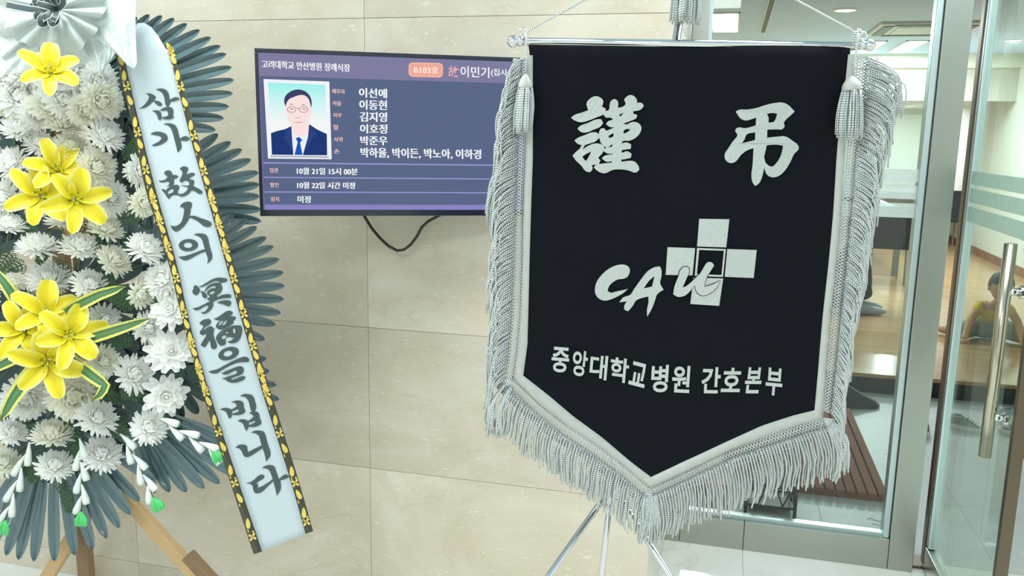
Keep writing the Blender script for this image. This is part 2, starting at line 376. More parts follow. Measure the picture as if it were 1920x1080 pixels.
obj('sticker', stk, M_BLACK, W1, label='tiny dark printed mark low on the pane')

# ---- open glass door, swung out into the corridor
DX = .80
D1 = root('door_1', (DX, .93, 0), 'open glass door with steel pull bar and frosted bands', kind='structure')
obj('hinge_stile', MB().box(DX-.018, DX+.018, .895, .935, .02, 2.35), M_DARKSTEEL, D1, bevel=.002)
obj('edge_profile', MB().box(DX-.014, DX+.014, .862, .893, .1, 2.35), M_ALU, D1, bevel=.005)
obj('lock_stile', MB().box(DX-.016, DX+.016, .135, .160, .02, 2.35), M_DARKSTEEL, D1, bevel=.002)
obj('bottom_rail', MB().box(DX-.016, DX+.016, .162, .893, .012, .098), M_STEEL, D1, bevel=.002)
obj('top_rail', MB().box(DX-.016, DX+.016, .162, .893, 2.27, 2.35), M_STEEL, D1, bevel=.002)
obj('pane', MB().box(DX-.005, DX+.005, .161, .862, .098, 2.27), M_DGLASS, D1)
for i in range(3):
    obj('frosted_band', MB().box(DX-.0075, DX-.006, .162, .861, zz[2*i+1], zz[2*i]), M_DFROST, D1)
obj('floor_pivot', MB().box(DX-.05, DX+.05, .9, 1.0, 0, .011), M_DARKSTEEL, D1, bevel=.002)
h = MB(); hx, hy = DX-.050, .235
h.tube([(hx, hy, .692), (hx, hy, 1.302)], .0165, 20)
hb = obj('handle', h, steel('handle_steel', srgb(186, 180, 160), .22), D1, smooth=False)
for p in hb.data.polygons: p.use_smooth = len(p.vertices) == 4
for z in (.81, 1.17):
    t = MB(); t.tube([(hx, hy, z), (DX-.008, hy, z)], .011, 14); s_ = obj('standoff', t, M_CHROME, hb, smooth=True)
    t = MB(); t.tube([(DX-.014, hy, z), (DX-.006, hy, z)], .019, 16); obj('rosette', t, M_CHROME, hb)
h = MB(); h.tube([(DX+.062, hy, .70), (DX+.062, hy, 1.33)], .0165, 20); hb2 = obj('handle', h, M_DARKSTEEL, D1, smooth=True)
for z in (.81, 1.17):
    t = MB(); t.tube([(DX+.008, hy, z), (DX+.062, hy, z)], .011, 14); obj('standoff', t, M_CHROME, hb2, smooth=True)

# ================================================================ INSIDE THE HALL
M_LAMP = emit('lamp_diffuser', (1, 1, .96), 5.5); M_LFRAME = mat('lamp_frame', srgb(232, 232, 226), .5)
def panel_lamp(x0, x1, y0, y1, z, power, label):
    r = root('ceiling_light', ((x0+x1)/2, (y0+y1)/2, z), label, 'ceiling light', 'panel lights in the hall ceiling')
    fr = MB()
    for a in ((x0, x1, y0, y0+.015), (x0, x1, y1-.015, y1), (x0, x0+.015, y0, y1), (x1-.015, x1, y0, y1)): fr.box(*a, z-.012, z)
    obj('frame', fr, M_LFRAME, r); obj('diffuser', MB().box(x0+.016, x1-.016, y0+.016, y1-.016, z-.008, z-.002), M_LAMP, r)
    a = area('lamp_light', (0, 0, -.02), x1-x0, y1-y0, power, (.78, .93, 1)); a.parent = r
panel_lamp(-.26, 0, 5.2, 6.5, 2.6, 46, 'long bright ceiling panel light above the black banner')
panel_lamp(1.28, 1.50, 7.45, 8.65, 2.6, 58, 'ceiling panel light just right of the banner finial')
panel_lamp(1.68, 1.90, 7.45, 8.65, 2.6, 58, 'ceiling panel light beside the glass post')
panel_lamp(-1.6, -1.3, 7.2, 8.4, 2.6, 54, 'ceiling panel light hidden behind the black banner')
def downlight(x, y, z, r_, power, label):
    r = root('downlight', (x, y, z), label, 'downlight', 'round downlights of the hall')
    m = MB(); rows = []
    for rr, zo in ((r_*1.18, 0), (r_*1.18, -.006), (r_, -.012), (r_*.94, -.004)):
        rows.append([Vector((x+rr*math.cos(2*PI*k/24), y+rr*math.sin(2*PI*k/24), z+zo)) for k in range(24)])
    m.quadstrip(rows, True); obj('trim_ring', m, M_LFRAME, r, smooth=True)
    m = MB().tube([(x, y, z-.007), (x, y, z-.003)], r_*.93, 24); obj('lens', m, M_LAMP, r)
    a = area('lamp_light', (0, 0, -.03), r_, r_, power, (.78, .93, 1)); a.parent = r
downlight(.81, 5.17, 2.6, .085, 20, 'round bright downlight in the ceiling above the banner end')
p = at(1709, 189, 11.5); downlight(p.x, 11.6, 2.1, .10, 30, 'round downlight over the far white panelled wall')
p = at_z(1900, 75, 2.6); downlight(p.x, p.y, 2.6, .08, 20, 'round downlight seen through the open glass door')
vr = root('ceiling_vent', (.223, 5.2, 2.6), 'dark slot air vent running along the hall ceiling', 'air vent')
obj('slot', MB().box(.205, .241, 3.9, 6.6, 2.594, 2.6), mat('vent_dark', srgb(84, 92, 90), .5), vr)
for x in (.197, .244): obj('edge_rail', MB().box(x, x+.008, 3.9, 6.6, 2.59, 2.6), M_LFRAME, vr)
ac = root('air_conditioner', (1.62, 6.4, 2.6), 'square cassette air conditioner in the hall ceiling', 'air conditioner')
mac = mat('ac_plastic', srgb(196, 202, 196), .45, var=.02); macd = mat('ac_dark', srgb(96, 112, 112), .5)
obj('panel', MB().box(1.2, 2.05, 5.95, 6.85, 2.575, 2.6), mac, ac, bevel=.008)
obj('grille', MB().box(1.38, 1.87, 6.13, 6.67, 2.57, 2.576), mac, ac, bevel=.003)
for q in ((1.24, 1.33, 6.05, 6.75), (1.92, 2.01, 6.05, 6.75), (1.33, 1.92, 5.98, 6.06), (1.33, 1.92, 6.74, 6.82)):
    obj('air_flap', MB().box(*q, 2.567, 2.577), macd, ac, bevel=.003)
# step-in duckboard
db = root('duckboard', (.43, 2.1, 0), 'brown slatted wooden duckboard behind the glass front', 'duckboard')
M_SLAT = mat('duckboard_wood', srgb(138, 84, 58), .75, spec=.2, var=.14, scale=14)
sl = MB().box(-.0185, .0185, -.635, .635, -.009, .009); sme = sl.mesh('slat')
bm = bmesh.new(); bm.from_mesh(sme); bmesh.ops.bevel(bm, geom=bm.edges[:], offset=.0025, segments=1, affect='EDGES'); bm.to_mesh(sme); bm.free(); sme.materials.append(M_SLAT)
for i in range(16): inst('slat', sme, db, Matrix.Translation((.741-.0445*i, 2.12, .031)))
for y in (1.52, 2.1, 2.7): obj('batten', MB().box(.05, .76, y-.02, y+.02, 0, .022), M_BROWN, db)
# wrought-iron stand
ik = root('iron_rack', (.25, 1.3, 0), 'dark wrought iron umbrella rack standing under the banner', 'rack')
M_IRON = mat('black_iron', srgb(52, 60, 56), .45, .4)
for x in (.15, .35):
    for y in (1.22, 1.40): obj('leg', MB().box(x-.007, x+.007, y-.007, y+.007, 0, .52), M_IRON, ik, bevel=.002)
for z in (.035, .27, .50):
    for a in ((.157, .343, 1.215, 1.225), (.157, .343, 1.395, 1.405)): obj('rail', MB().box(*a, z, z+.010), M_IRON, ik)
    for x in (.15, .35): obj('rail', MB().box(x-.005, x+.005, 1.227, 1.393, z, z+.010), M_IRON, ik)
for s in (-1, 1):
    for x0 in (.20, .30):
        m = MB(); m.tube([(x0+s*.03*math.sin(t*PI), 1.22, .045+.22*t) for t in [k/12 for k in range(13)]], .0035, 6); obj('scroll', m, M_IRON, ik, smooth=True)
for x in (.15, .35):
    for k in range(3):
        m = MB(); m.tube([(x, 1.26+.05*k+.018*math.sin(t*PI*2), .045+.45*t) for t in [q/14 for q in range(15)]], .003, 6); obj('scroll', m, M_IRON, ik, smooth=True)
lf = MB(); lf.slab([[Vector((.285+.03*math.sin(t)*(1-.35*math.cos(t)), 1.212, .19+.05*math.cos(t))) for t in [2*PI*k/18 for k in range(18)]]], (0, -1, 0), .004); obj('leaf_ornament', lf, mat('verdigris', srgb(98, 112, 88), .6), ik)
obj('drip_tray', MB().box(.165, .335, 1.235, 1.385, .02, .034), mat('tray_brown', srgb(104, 88, 70), .5), ik, bevel=.003)
bx = root('storage_box', (.02, 1.3, 0), 'low orange brown wooden box beside the iron rack', 'box')
obj('body', MB().box(-.16, .075, 1.2, 1.42, .0, .10), M_BROWN, bx, bevel=.004)
obj('lid', MB().box(-.165, .08, 1.195, 1.425, .101, .12), mat('orange_wood', srgb(178, 118, 74), .45, var=.12, scale=12), bx, bevel=.004)

# shoes
def shoe(loc, rz, L, upper, sole, label, high=.0, lace=None):
    r = root('shoe', (0, 0, 0), label, 'shoe')
    def prof(t):   # half width, top height along the length, t=0 heel
        wd = .30*(1-.25*math.sin(PI*t))*1.0 if False else (.15+.05*math.sin(PI*min(1, t*1.1+.25)))
        end = min(1, (1-t)/.16+.25) * min(1, t/.08+.55)
        return wd*end*L, ((.33+high) if t < .35 else (.33+high)+(.17-(.33+high))*min(1, (t-.35)/.45))*L*min(1, (1-t)/.2+.35)
    n = 12; rows = []
    for i in range(n+1):
        t = i/n; wd, ht = prof(t)
        rows.append([Vector((L*(t-.5), wd*math.cos(a)*(1 if math.sin(a) < .5 else .85), .02+max(0, ht-.02)*max(0, math.sin(a))**.8)) for a in [PI*k/10 for k in range(11)]])
    u = MB(); u.quadstrip(rows); u.f.append(tuple(range(11))[::-1]); u.f.append(tuple(n*11+k for k in range(11))); up = obj('upper', u, upper, r, smooth=True)
    s = MB(); out = [(L*(i/n-.5), prof(i/n)[0]*1.08) for i in range(n+1)]; out += [(x, -y) for x, y in reversed(out)]
    s.slab([[Vector((x, y, 0)) for x, y in out]], (0, 0, 1), .026); obj('sole', s, sole, r)
    o = MB(); o.ball((-.27*L, 0, (.33+high)*L), .085*L, 12, 6, (1.25, .8, .22)); obj('opening', o, M_BLACK, r, smooth=True)
    if lace:
        for k in range(4):
            x = L*(-.02+.075*k); hgt = prof(x/L+.5)[1]; m = MB(); m.tube([(x, -.07*L, hgt*.95), (x+.01, 0, hgt+.006), (x, .07*L, hgt*.95)], .004, 6); obj('lace', m, lace, r, smooth=True)
    r.location = loc; r.rotation_euler = (0, 0, rz)
MW = mat('white_leather', srgb(150, 162, 154), .5); MG = mat('grey_mesh', srgb(116, 126, 122), .7, bump=.2); MBK = mat('black_leather', srgb(34, 36, 38), .35); MSO = mat('sole_white', srgb(226, 226, 220), .6)
shoe((.78, 2.93, 0), .15, .34, MBK, M_BLACK, 'large black boot lying by the wooden step', .12)
shoe((.70, 3.08, 0), .1, .34, MBK, M_BLACK, 'black boot half hidden behind the banner fringe', .12)
shoe((1.36, 2.68, 0), -.6, .19, MW, MSO, 'white lace-up sneaker below the sitting child', .05, MW)
shoe((1.66, 2.86, 0), -.9, .21, MW, MSO, 'white sneaker behind the lower handle bracket', .03, MG)
shoe((1.62, 2.66, 0), 2.9, .21, MG, MSO, 'grey shoe with white sole under the handle bracket', .02, MW)
shoe((1.10, 2.60, 0), 1.4, .25, MG, MSO, 'grey shoe glimpsed between the steel post and the door', .02, MW)
# tables and chairs
M_TTOP = mat('table_top_white', srgb(222, 222, 212), .35); M_TLEG = mat('grey_leg', srgb(150, 160, 164), .35, .6)
def table(x, y, label):
    r = root('hall_table', (x, y, .12), label, 'table', 'tables in the hall')
    obj('tabletop', MB().box(x-.45, x+.45, y-.9, y+.9, .82, .85), M_TTOP, r, bevel=.004)
    ap = MB().box(x-.41, x+.41, y-.86, y-.84, .76, .82); obj('apron', ap, M_TLEG, r)
    for sx in (-1, 1):
        for sy in (-1, 1): obj('leg', MB().box(x+sx*.41-.028, x+sx*.41+.028, y+sy*.85-.028, y+sy*.85+.028, .12, .82), M_TLEG, r, bevel=.004)
table(1.40, 8.47, 'white hall table with grey legs behind the banner edge')
table(2.6, 12.0, 'white hall table at the far wall')
MCH = mat('chair_black', srgb(40, 46, 50), .6); 
def chair(x, y, rz, label):
    r = root('dining_chair', (0, 0, 0), label, 'chair', 'black chairs at the hall tables')
    obj('seat', MB().box(-.22, .22, -.22, .22, .42, .47), MCH, r, bevel=.015); obj('backrest', MB().box(-.22, .22, .19, .225, .36, .80), MCH, r, bevel=.012)
    for sx in (-1, 1):
        m = MB(); m.tube([(sx*.2, -.19, 0), (sx*.2, -.19, .42)], .012, 8); obj('leg', m, M_TLEG, r)
        m = MB(); m.tube([(sx*.2, .22, 0), (sx*.2, .18, .42), (sx*.2, .185, .7)], .012, 8); obj('leg', m, M_TLEG, r)
    r.location = (x, y, .12); r.rotation_euler = (0, 0, rz)
chair(1.60, 7.22, PI, 'black chair nearest the sitting adult, its back to the glass')
chair(2.95, 10.75, PI, 'black chair at the far hall table')

# people
def skin(name, pts, edges, m, parent, rootv, sub_=2):
    me = bpy.data.meshes.new(name); me.from_pydata([Vector(p[:3]) for p in pts], edges, [])
    o = bpy.data.objects.new(name, me); COL.objects.link(o)
    md = o.modifiers.new('s', 'SKIN'); md.use_smooth_shade = True; md.branch_smoothing = .6
    for i, p in enumerate(pts):
        sv = me.skin_vertices[0].data[i]; rr = p[3]; sv.radius = rr if isinstance(rr, tuple) else (rr, rr); sv.use_root = (i == rootv)
    sd = o.modifiers.new('d', 'SUBSURF'); sd.levels = sub_; sd.render_levels = sub_
    nm = bpy.data.meshes.new_from_object(o.evaluated_get(bpy.context.evaluated_depsgraph_get())); nm.name = name
    bpy.data.objects.remove(o)
    og = org_of(parent)
    for v in nm.vertices: v.co -= og
    nm.materials.clear(); nm.materials.append(m); nm.shade_smooth()
    o = bpy.data.objects.new(name, nm); COL.objects.link(o); o.parent = parent; return o
M_SKIN = mat('skin', srgb(206, 160, 130), .55, var=.04); M_HAIR = mat('black_hair', srgb(46, 46, 44), .5, var=.2, scale=60)
M_YEL = mat('yellow_cotton', srgb(226, 196, 30), .8); M_SOCK = mat('grey_sock', srgb(176, 182, 186), .85)
M_DARKC = mat('dark_clothes', srgb(44, 50, 52), .8)
M_CAMO = mat('camouflage_cotton', srgb(122, 138, 128), .85, var=.8, scale=14)
ch = root('person', (1.93, 4.55, .12), 'small child in yellow shirt and camouflage trousers sitting on the wooden floor', 'person')
hl, hr = (1.735, 4.40, .135), (2.10, 4.27, .135)
P = [(1.95, 4.68, .23, .085), (1.95, 4.62, .30, .082), (1.95, 4.53, .375, .072), (1.952, 4.48, .415, .035), (1.955, 4.45, .46, .03),
     (1.865, 4.52, .385, .038), (1.795, 4.47, .30, .031), (1.755, 4.42, .19, .022), (1.735, 4.385, .145, .022),
     (2.035, 4.52, .385, .038), (2.09, 4.43, .30, .031), (2.10, 4.32, .19, .022), (2.10, 4.28, .145, .022),
     (1.87, 4.60, .21, .06), (1.75, 4.50, .19, .05), (1.68, 4.62, .165, .038), (1.63, 4.70, .155, .03),
     (2.03, 4.60, .21, .06), (2.15, 4.48, .19, .05), (2.24, 4.38, .165, .038), (2.29, 4.32, .155, .03)]
E_ = [(0,1),(1,2),(2,3),(3,4),(2,5),(5,6),(6,7),(7,8),(2,9),(9,10),(10,11),(11,12),(0,13),(13,14),(14,15),(15,16),(0,17),(17,18),(18,19),(19,20)]
body = skin('body', P, E_, M_SKIN, ch, 0)
hd = MB(); hc = Vector((1.955, 4.42, .545))
rows = []
for i in range(13):
    a = PI*i/12; zz_ = math.cos(a)
    rr = math.sin(a) if 0 < i < 12 else .02
    row = []
    for k in range(18):
        t = 2*PI*k/18; x = .078*rr*math.cos(t); y = .088*rr*math.sin(t); z = .105*zz_
        if z < 0: x *= 1+.35*z/.105*.6; y *= 1+.2*z/.105
        if math.sin(t) < -.95 and -.3 < zz_ < .05: y -= .012
        row.append(hc+Vector((x, y, z)))
    rows.append(row)
hd.quadstrip(rows, True); obj('head', hd, M_SKIN, ch, smooth=True)
for s in (-1, 1):
    m = MB(); m.ball(hc+Vector((s*.03, -.079, .005)), .010, 10, 6, (1.1, .5, .7)); obj('eye', m, M_BLACK, ch, smooth=True)
    m = MB(); m.ball(hc+Vector((s*.08, .005, -.01)), .018, 10, 6, (.5, .8, 1.2)); obj('ear', m, M_SKIN, ch, smooth=True)
m = MB(); m.tube([hc+Vector((-.02, -.076, -.05)), hc+Vector((0, -.081, -.053)), hc+Vector((.02, -.076, -.05))], .004, 6); obj('mouth', m, mat('lip', srgb(168, 104, 92), .5), ch, smooth=True)
hm = MB(); rows = []
for i in range(9):
    a = PI*.60*i/8; row = []
    for k in range(18):
        t = 2*PI*k/18; aa = a*(.72 if math.sin(t) < -.3 else 1.0)
        rr = math.sin(aa) if i else .02
        row.append(hc+Vector((.086*rr*math.cos(t), .004+.097*rr*math.sin(t), .006+.115*math.cos(aa))))
    rows.append(row)
hm.quadstrip(rows, True); obj('hair', hm, M_HAIR, ch, smooth=True)
big = lambda p, k, a: (p[0], p[1], p[2], p[3]*k+a)
skin('shirt', [big(P[0], 1.08, .006), big(P[1], 1.12, .008), big(P[2], 1.15, .008), big(P[5], 1.15, .010), (1.815, 4.487, .325, .05), big(P[9], 1.15, .010), (2.075, 4.455, .325, .05)], [(0,1),(1,2),(2,3),(3,4),(2,5),(5,6)], M_YEL, ch, 0)
skin('trousers', [(1.95, 4.68, .22, .10), big(P[13], 1.15, .01), big(P[14], 1.15, .012), big(P[15], 1.2, .01), big(P[17], 1.15, .01), big(P[18], 1.15, .012), big(P[19], 1.2, .01)], [(0,1),(1,2),(2,3),(0,4),(4,5),(5,6)], M_CAMO, ch, 0)
for c, dx in ((hl, -.004), (hr, .004)):
    for k in range(5):
        a = math.radians(-150+30*k) if k else math.radians(-200 if dx < 0 else 20)
        b = Vector((c[0]+dx, c[1], .14)); L = (.03, .048, .052, .05, .04)[k]
        e = b+Vector((math.cos(a)*L, math.sin(a)*L, -.012)); mdl = b+Vector((math.cos(a)*L*.55, math.sin(a)*L*.55, .004))
        m = MB(); m.tube([b, mdl, e], [.009, .008, .006], 7); obj('finger', m, M_SKIN, ch, smooth=True)
ad = root('person', (.95, 5.35, .12), 'adult in dark clothes and grey socks kneeling behind the banner edge', 'person')
Q = [(1.10, 5.36, .36, .115), (1.05, 5.36, .55, .12), (1.0, 5.37, .72, .12), (.97, 5.37, .83, .05), (.95, 5.37, .93, .05),
     (1.0, 5.20, .70, .06), (.92, 5.15, .50, .045), (.84, 5.16, .36, .035), (1.0, 5.54, .70, .06), (.92, 5.57, .50, .045), (.84, 5.56, .36, .035),
     (1.10, 5.27, .32, .095), (.78, 5.24, .22, .07), (1.08, 5.25, .18, .05), (1.12, 5.45, .32, .095), (.78, 5.50, .22, .07), (1.08, 5.47, .18, .05)]
QE = [(0,1),(1,2),(2,3),(3,4),(2,5),(5,6),(6,7),(2,8),(8,9),(9,10),(0,11),(11,12),(12,13),(0,14),(14,15),(15,16)]
Q = [(p[0]+.075,)+p[1:] for p in Q]
skin('body', Q, QE, M_DARKC, ad, 0)
for y in (5.25, 5.47):
    s = MB(); rows = []
    for i in range(9):
        t = i/8; hw = .042*(1-.25*t)*min(1, (1-t)*4+.25); hh = .05*(1-.45*t)*min(1, (1-t)*4+.3)
        rows.append([Vector((1.10+.25*t, y+hw*math.cos(a), .17-.018*t+hh*math.sin(a))) for a in [2*PI*k/14 for k in range(14)]])
    s.quadstrip(rows, True); s.f.append(tuple(8*14+k for k in range(14))); obj('sock', s, M_SOCK, ad, smooth=True)
hd2 = MB(); hd2.ball((1.005, 5.37, 1.05), .105, 18, 12, (.92, .8, 1.12)); obj('head', hd2, M_SKIN, ad, smooth=True)
hm = MB(); hm.ball((1.02, 5.37, 1.085), .108, 18, 12, (.92, .86, .95)); obj('hair', hm, M_HAIR, ad, smooth=True)
for y in (5.16, 5.56):
    m = MB(); m.ball((.905, y, .335), .034, 12, 8, (1, .7, 1)); hnd = obj('hand', m, M_SKIN, ad, smooth=True)
    for k in range(4):
        m = MB(); m.tube([(.895, y-.02+.013*k, .32), (.875, y-.02+.013*k, .30), (.865, y-.02+.013*k, .275)], [.009, .008, .006], 6); obj('finger', m, M_SKIN, hnd, smooth=True)
    m = MB(); m.tube([(.91, y-.02, .335), (.885, y-.04, .325), (.87, y-.045, .31)], [.010, .009, .007], 6); obj('thumb', m, M_SKIN, hnd, smooth=True)

# ================================================================ TELEVISION
TA = math.radians(26); TU = Vector((math.cos(TA), math.sin(TA), 0)); TN = Vector((math.sin(TA), -math.cos(TA), 0)); TZ = Vector((0, 0, 1))
T0 = at(477, 90, -.385)
def T(px, py, off=0): return at_pl(px, py, T0, TN)+TN*off
TVH = T0.z-T(490, 405).z; TVW = TVH*1.735
tv = root('television', T0+TU*(TVW/2)-TZ*TVH, 'wall-mounted flat television showing a funeral notice screen', 'television')
def TL_(u, t, off=0): return T0+TU*u-TZ*t+TN*off       # metres from the top-left corner
def tvbox(u0, u1, t0, t1, n0, n1):
    m = MB(); b = [TL_(u, t, n) for n in (n0, n1) for u, t in ((u0, t0), (u1, t0), (u1, t1), (u0, t1))]
    m.v = b; m.f = [(0,1,2,3),(7,6,5,4),(0,4,5,1),(1,5,6,2),(2,6,7,3),(3,7,4,0)]; return m
M_TVB = mat('tv_bezel', srgb(30, 36, 48), .22, var=.05)
bl, bt, bb = .008, .010, .016
for q in ((0, TVW, 0, bt), (0, TVW, TVH-bb, TVH), (0, bl, bt, TVH-bb), (TVW-bl, TVW, bt, TVH-bb)):
    obj('bezel', tvbox(*q, -.03, .004), M_TVB, tv, bevel=.0015)
obj('back_cover', tvbox(.03, TVW-.03, .03, TVH-.03, -.055, -.031), mat('tv_back', srgb(34, 36, 38), .5), tv, bevel=.004)
am = MB(); c = TL_(TVW*.62, TVH*.5, -.056); c2 = Vector((c.x+.02, -.03, c.z)); am.tube([c, c.lerp(c2, .5)+Vector((.05, 0, 0)), c2], .014, 8)
obj('wall_arm', am, M_BLACK, tv, smooth=True)
obj('wall_plate', MB().box(c2.x-.06, c2.x+.06, -.03, -.001, c2.z-.1, c2.z+.1), M_BLACK, tv)
def tvt(py): return T0.z-T(498, py).z
S0, S1 = bl, TVW-bl
EK = 1/2**SC.view_settings.exposure
def E(name, r, g_, b, s=1): return emit(name, srgb(r, g_, b), s*EK)
scr = obj('screen', tvbox(S0, S1, bt, TVH-bb, -.002, .0), E('screen_body', 92, 104, 136), tv)
def sq(name, u0, u1, t0, t1, m): return obj(name, tvbox(u0, u1, t0, t1, .0002, .0006), m, scr)
sq('header_band', S0+.001, S1-.001, bt+.001, tvt(142.5), E('screen_header', 128, 126, 160))
ML = E('screen_line', 150, 152, 208)
for a, b in ((304, 306.6), (331.4, 333.6), (358.8, 361)): sq('divider_line', S0+.004, S1-.002, tvt(a), tvt(b), ML)
sq('footer_band', S0+.004, S1-.002, tvt(383.6), tvt(394.5), E('screen_footer', 138, 134, 196))
sq('side_band', S0+.0005, S0+.0045, tvt(143), tvt(394.5), E('screen_side', 110, 106, 150))
A5 = lambda p: (470+p[0]/3.918, 80+p[1]/3.918)
A6 = lambda p: (470+p[0]/3.918, 270+p[1]/3.918)
EW = emit('screen_white', (.95, 1, 1), .95*EK); EP = E('screen_pink', 238, 196, 186); ES = E('screen_salmon', 238, 172, 152); ESR = E('screen_salmon_rim', 250, 190, 165)
def tvtext(body, TLp, TRp, BLp, A, m, bold=.018):
    mb = MB()
    for k, dx in enumerate((-1, 0, 1)):
        text_on(mb, body, A(TLp), A(TRp), A(BLp), lambda x, y: T(x+dx*bold*19, y, .0016+k*.00004), .006)
    obj('lettering', mb, m, scr)
rr = [(1160, 145), (1412, 150), (1412, 256), (1160, 250)]
def rrect(pts, r):
    out = []; n = len(pts)
    for i in range(n):
        p = Vector(pts[i]); a = (Vector(pts[i-1])-p).normalized(); b = (Vector(pts[(i+1) % n])-p).normalized()
        for k in range(6):
            t = k/5; out.append(tuple(p+a*r*(1-t)**2+b*r*t**2))
    return out
def tvslab(loops, m, name, off=.0007, parent=None, A=A5):
    mb = MB(); mb.slab([[T(*A(p), off) for p in l] for l in loops], TN, .0002); return obj(name, mb, m, parent or scr)
tvslab([rrect(rr, 34)], ESR, 'badge'); tvslab([rrect([(1168, 153), (1404, 158), (1404, 248), (1168, 242)], 28)], ES, 'badge', .0009)
tvtext('고려대학교 안산병원 장례식장', (82, 128), (728, 158), (85, 186), A5, EW)
tvtext('B103호', (1200, 172), (1378, 178), (1200, 222), A5, E('screen_badge_text', 255, 232, 224), .02)
tvtext('故', (1452, 172), (1530, 176), (1452, 250), A5, E('screen_rose', 236, 176, 180), .01)
tvtext('이민기', (1542, 172), (1752, 181), (1542, 252), A5, EW, .012); tvtext('(집사', (1765, 190), (1885, 196), (1765, 250), A5, EW, .01)
for tx, a, b, c in (('이선애', (797, 332), (1000, 340), (797, 402)), ('이동현', (800, 420), (1000, 424), (800, 492)), ('김지영', (803, 508), (1000, 511), (803, 580)), ('이호정', (805, 598), (1002, 600), (805, 667)), ('박준우', (806, 685), (1004, 687), (806, 752)), ('박하율, 박이든, 박노아, 이하경', (808, 770), (1690, 784), (810, 845))):
    tvtext(tx, a, b, c, A5, EW, .03)
for tx, a, b, c in (('배우자', (600, 338), (692, 343), (600, 374)), ('아들', (603, 427), (665, 430), (603, 462)), ('자부', (605, 515), (668, 517), (605, 549)), ('딸', (608, 602), (645, 604), (608, 639)), ('사위', (612, 692), (675, 693), (612, 727)), ('손', (613, 780), (652, 781), (613, 814))):
    tvtext(tx, a, b, c, A5, EP, .012)
for tx, a, b, c in (('입관', (140, 175), (202, 177), (140, 209)), ('발인', (145, 282), (205, 283), (145, 317)), ('장지', (148, 388), (208, 389), (148, 421))): tvtext(tx, a, b, c, A6, EP, .012)
for tx, a, b, c in (('10월 21일 15시 00분', (340, 172), (785, 178), (340, 223)), ('10월 22일 시간 미정', (343, 278), (765, 281), (343, 327)), ('미정', (346, 380), (440, 382), (346, 431))): tvtext(tx, a, b, c, A6, EW, .024)
# the portrait on the screen (flat picture)
AP = lambda p: (490+p[0]/6.747, 140+p[1]/6.747)
EPF = E('portrait_mount', 240, 244, 250); pf = tvslab([[(28, 55), (860, 88), (890, 1070), (85, 1060)]], EPF, 'portrait', .0006, A=AP)
EB = bpy.data.materials.new('portrait_backdrop'); EB.use_nodes = True; nt = EB.node_tree; nt.nodes.remove(nt.nodes['Principled BSDF']); e = nt.nodes.new('ShaderNodeEmission')
tc = nt.nodes.new('ShaderNodeTexCoord'); sx = nt.nodes.new('ShaderNodeSeparateXYZ'); rp = nt.nodes.new('ShaderNodeValToRGB'); nt.links.new(tc.outputs['Generated'], sx.inputs[0]); nt.links.new(sx.outputs['Z'], rp.inputs[0])
rp.color_ramp.elements[0].color = (.95, .97, .97, 1); rp.color_ramp.elements[0].position = .45; rp.color_ramp.elements[1].color = srgb(160, 246, 240); rp.color_ramp.elements[1].position = 1.0
nt.links.new(rp.outputs[0], e.inputs[0]); e.inputs[1].default_value = .95; nt.links.new(e.outputs[0], nt.nodes['Material Output'].inputs[0])
def pp(loops, m, name, off, sm=True):
    tvslab([[tuple(q) for q in smooth_loop(l)] if sm else l for l in loops], m, name, off, pf, AP)
pp([[(85, 100), (810, 130), (835, 1025), (132, 1015)]], EB, 'backdrop', .0009, False)
tvslab([[(118, 1022), (848, 1034), (856, 1052), (112, 1040)]], E('mount_shadow', 170, 172, 180), 'mount_edge', .0009, pf, AP)
ESK = E('portrait_skin', 250, 226, 224); ENV = E('portrait_suit', 34, 58, 118); ENV2 = E('portrait_lapel', 44, 70, 132); EHR = E('portrait_hair', 62, 66, 104)
pp([[(380, 640), (610, 630), (592, 790), (525, 1015), (405, 1015), (388, 790)]], E('portrait_shirt', 238, 240, 248), 'shirt', .0011, False)
pp([[(385, 600), (600, 600), (592, 720), (490, 780), (392, 730)]], ESK, 'neck', .0013)
pp([[(122, 740), (200, 712), (300, 690), (380, 650), (388, 780), (405, 1015), (134, 1012)]], ENV, 'jacket', .0014, False)
pp([[(605, 625), (700, 690), (828, 750), (833, 1020), (525, 1018), (590, 790)]], ENV, 'jacket', .0014, False)
pp([[(300, 720), (378, 655), (388, 790), (402, 960), (270, 780), (310, 775)]], ENV2, 'lapel', .0016, False); pp([[(607, 640), (700, 720), (690, 790), (650, 800), (560, 960), (592, 790)]], ENV2, 'lapel', .0016, False)
pp([[(435, 805), (475, 788), (520, 825), (490, 860), (522, 1015), (420, 1015), (460, 855)]], E('portrait_tie', 30, 84, 182), 'tie', .0016, False)
pp([[(302, 360), (330, 290), (400, 262), (480, 258), (560, 270), (615, 320), (637, 400), (630, 500), (600, 600), (560, 660), (500, 695), (440, 690), (390, 650), (345, 580), (312, 480)]], ESK, 'face', .0018)
pp([[(290, 350), (300, 280), (350, 225), (410, 196), (470, 188), (540, 203), (600, 250), (636, 330), (634, 420), (618, 372), (606, 325), (580, 285), (530, 258), (470, 262), (410, 284), (350, 312), (322, 355), (310, 405)]], EHR, 'hair', .002)
EGL = E('portrait_glasses', 176, 128, 124); EDK = E('portrait_dark', 120, 96, 104)
for cx in (384, 536): tvslab([ell(cx, 440, 58, 42, 0, 24), ell(cx, 440, 49, 34, 0, 24)], EGL, 'glasses', .0022, pf, AP)
pp([[(440, 425), (482, 425), (482, 433), (440, 433)]], EGL, 'glasses', .0022, False)
for l in ([(350, 432), (384, 428), (418, 436), (384, 440)], [(508, 436), (540, 430), (572, 438), (540, 443)]): pp([l], EDK, 'eye', .0022, False)
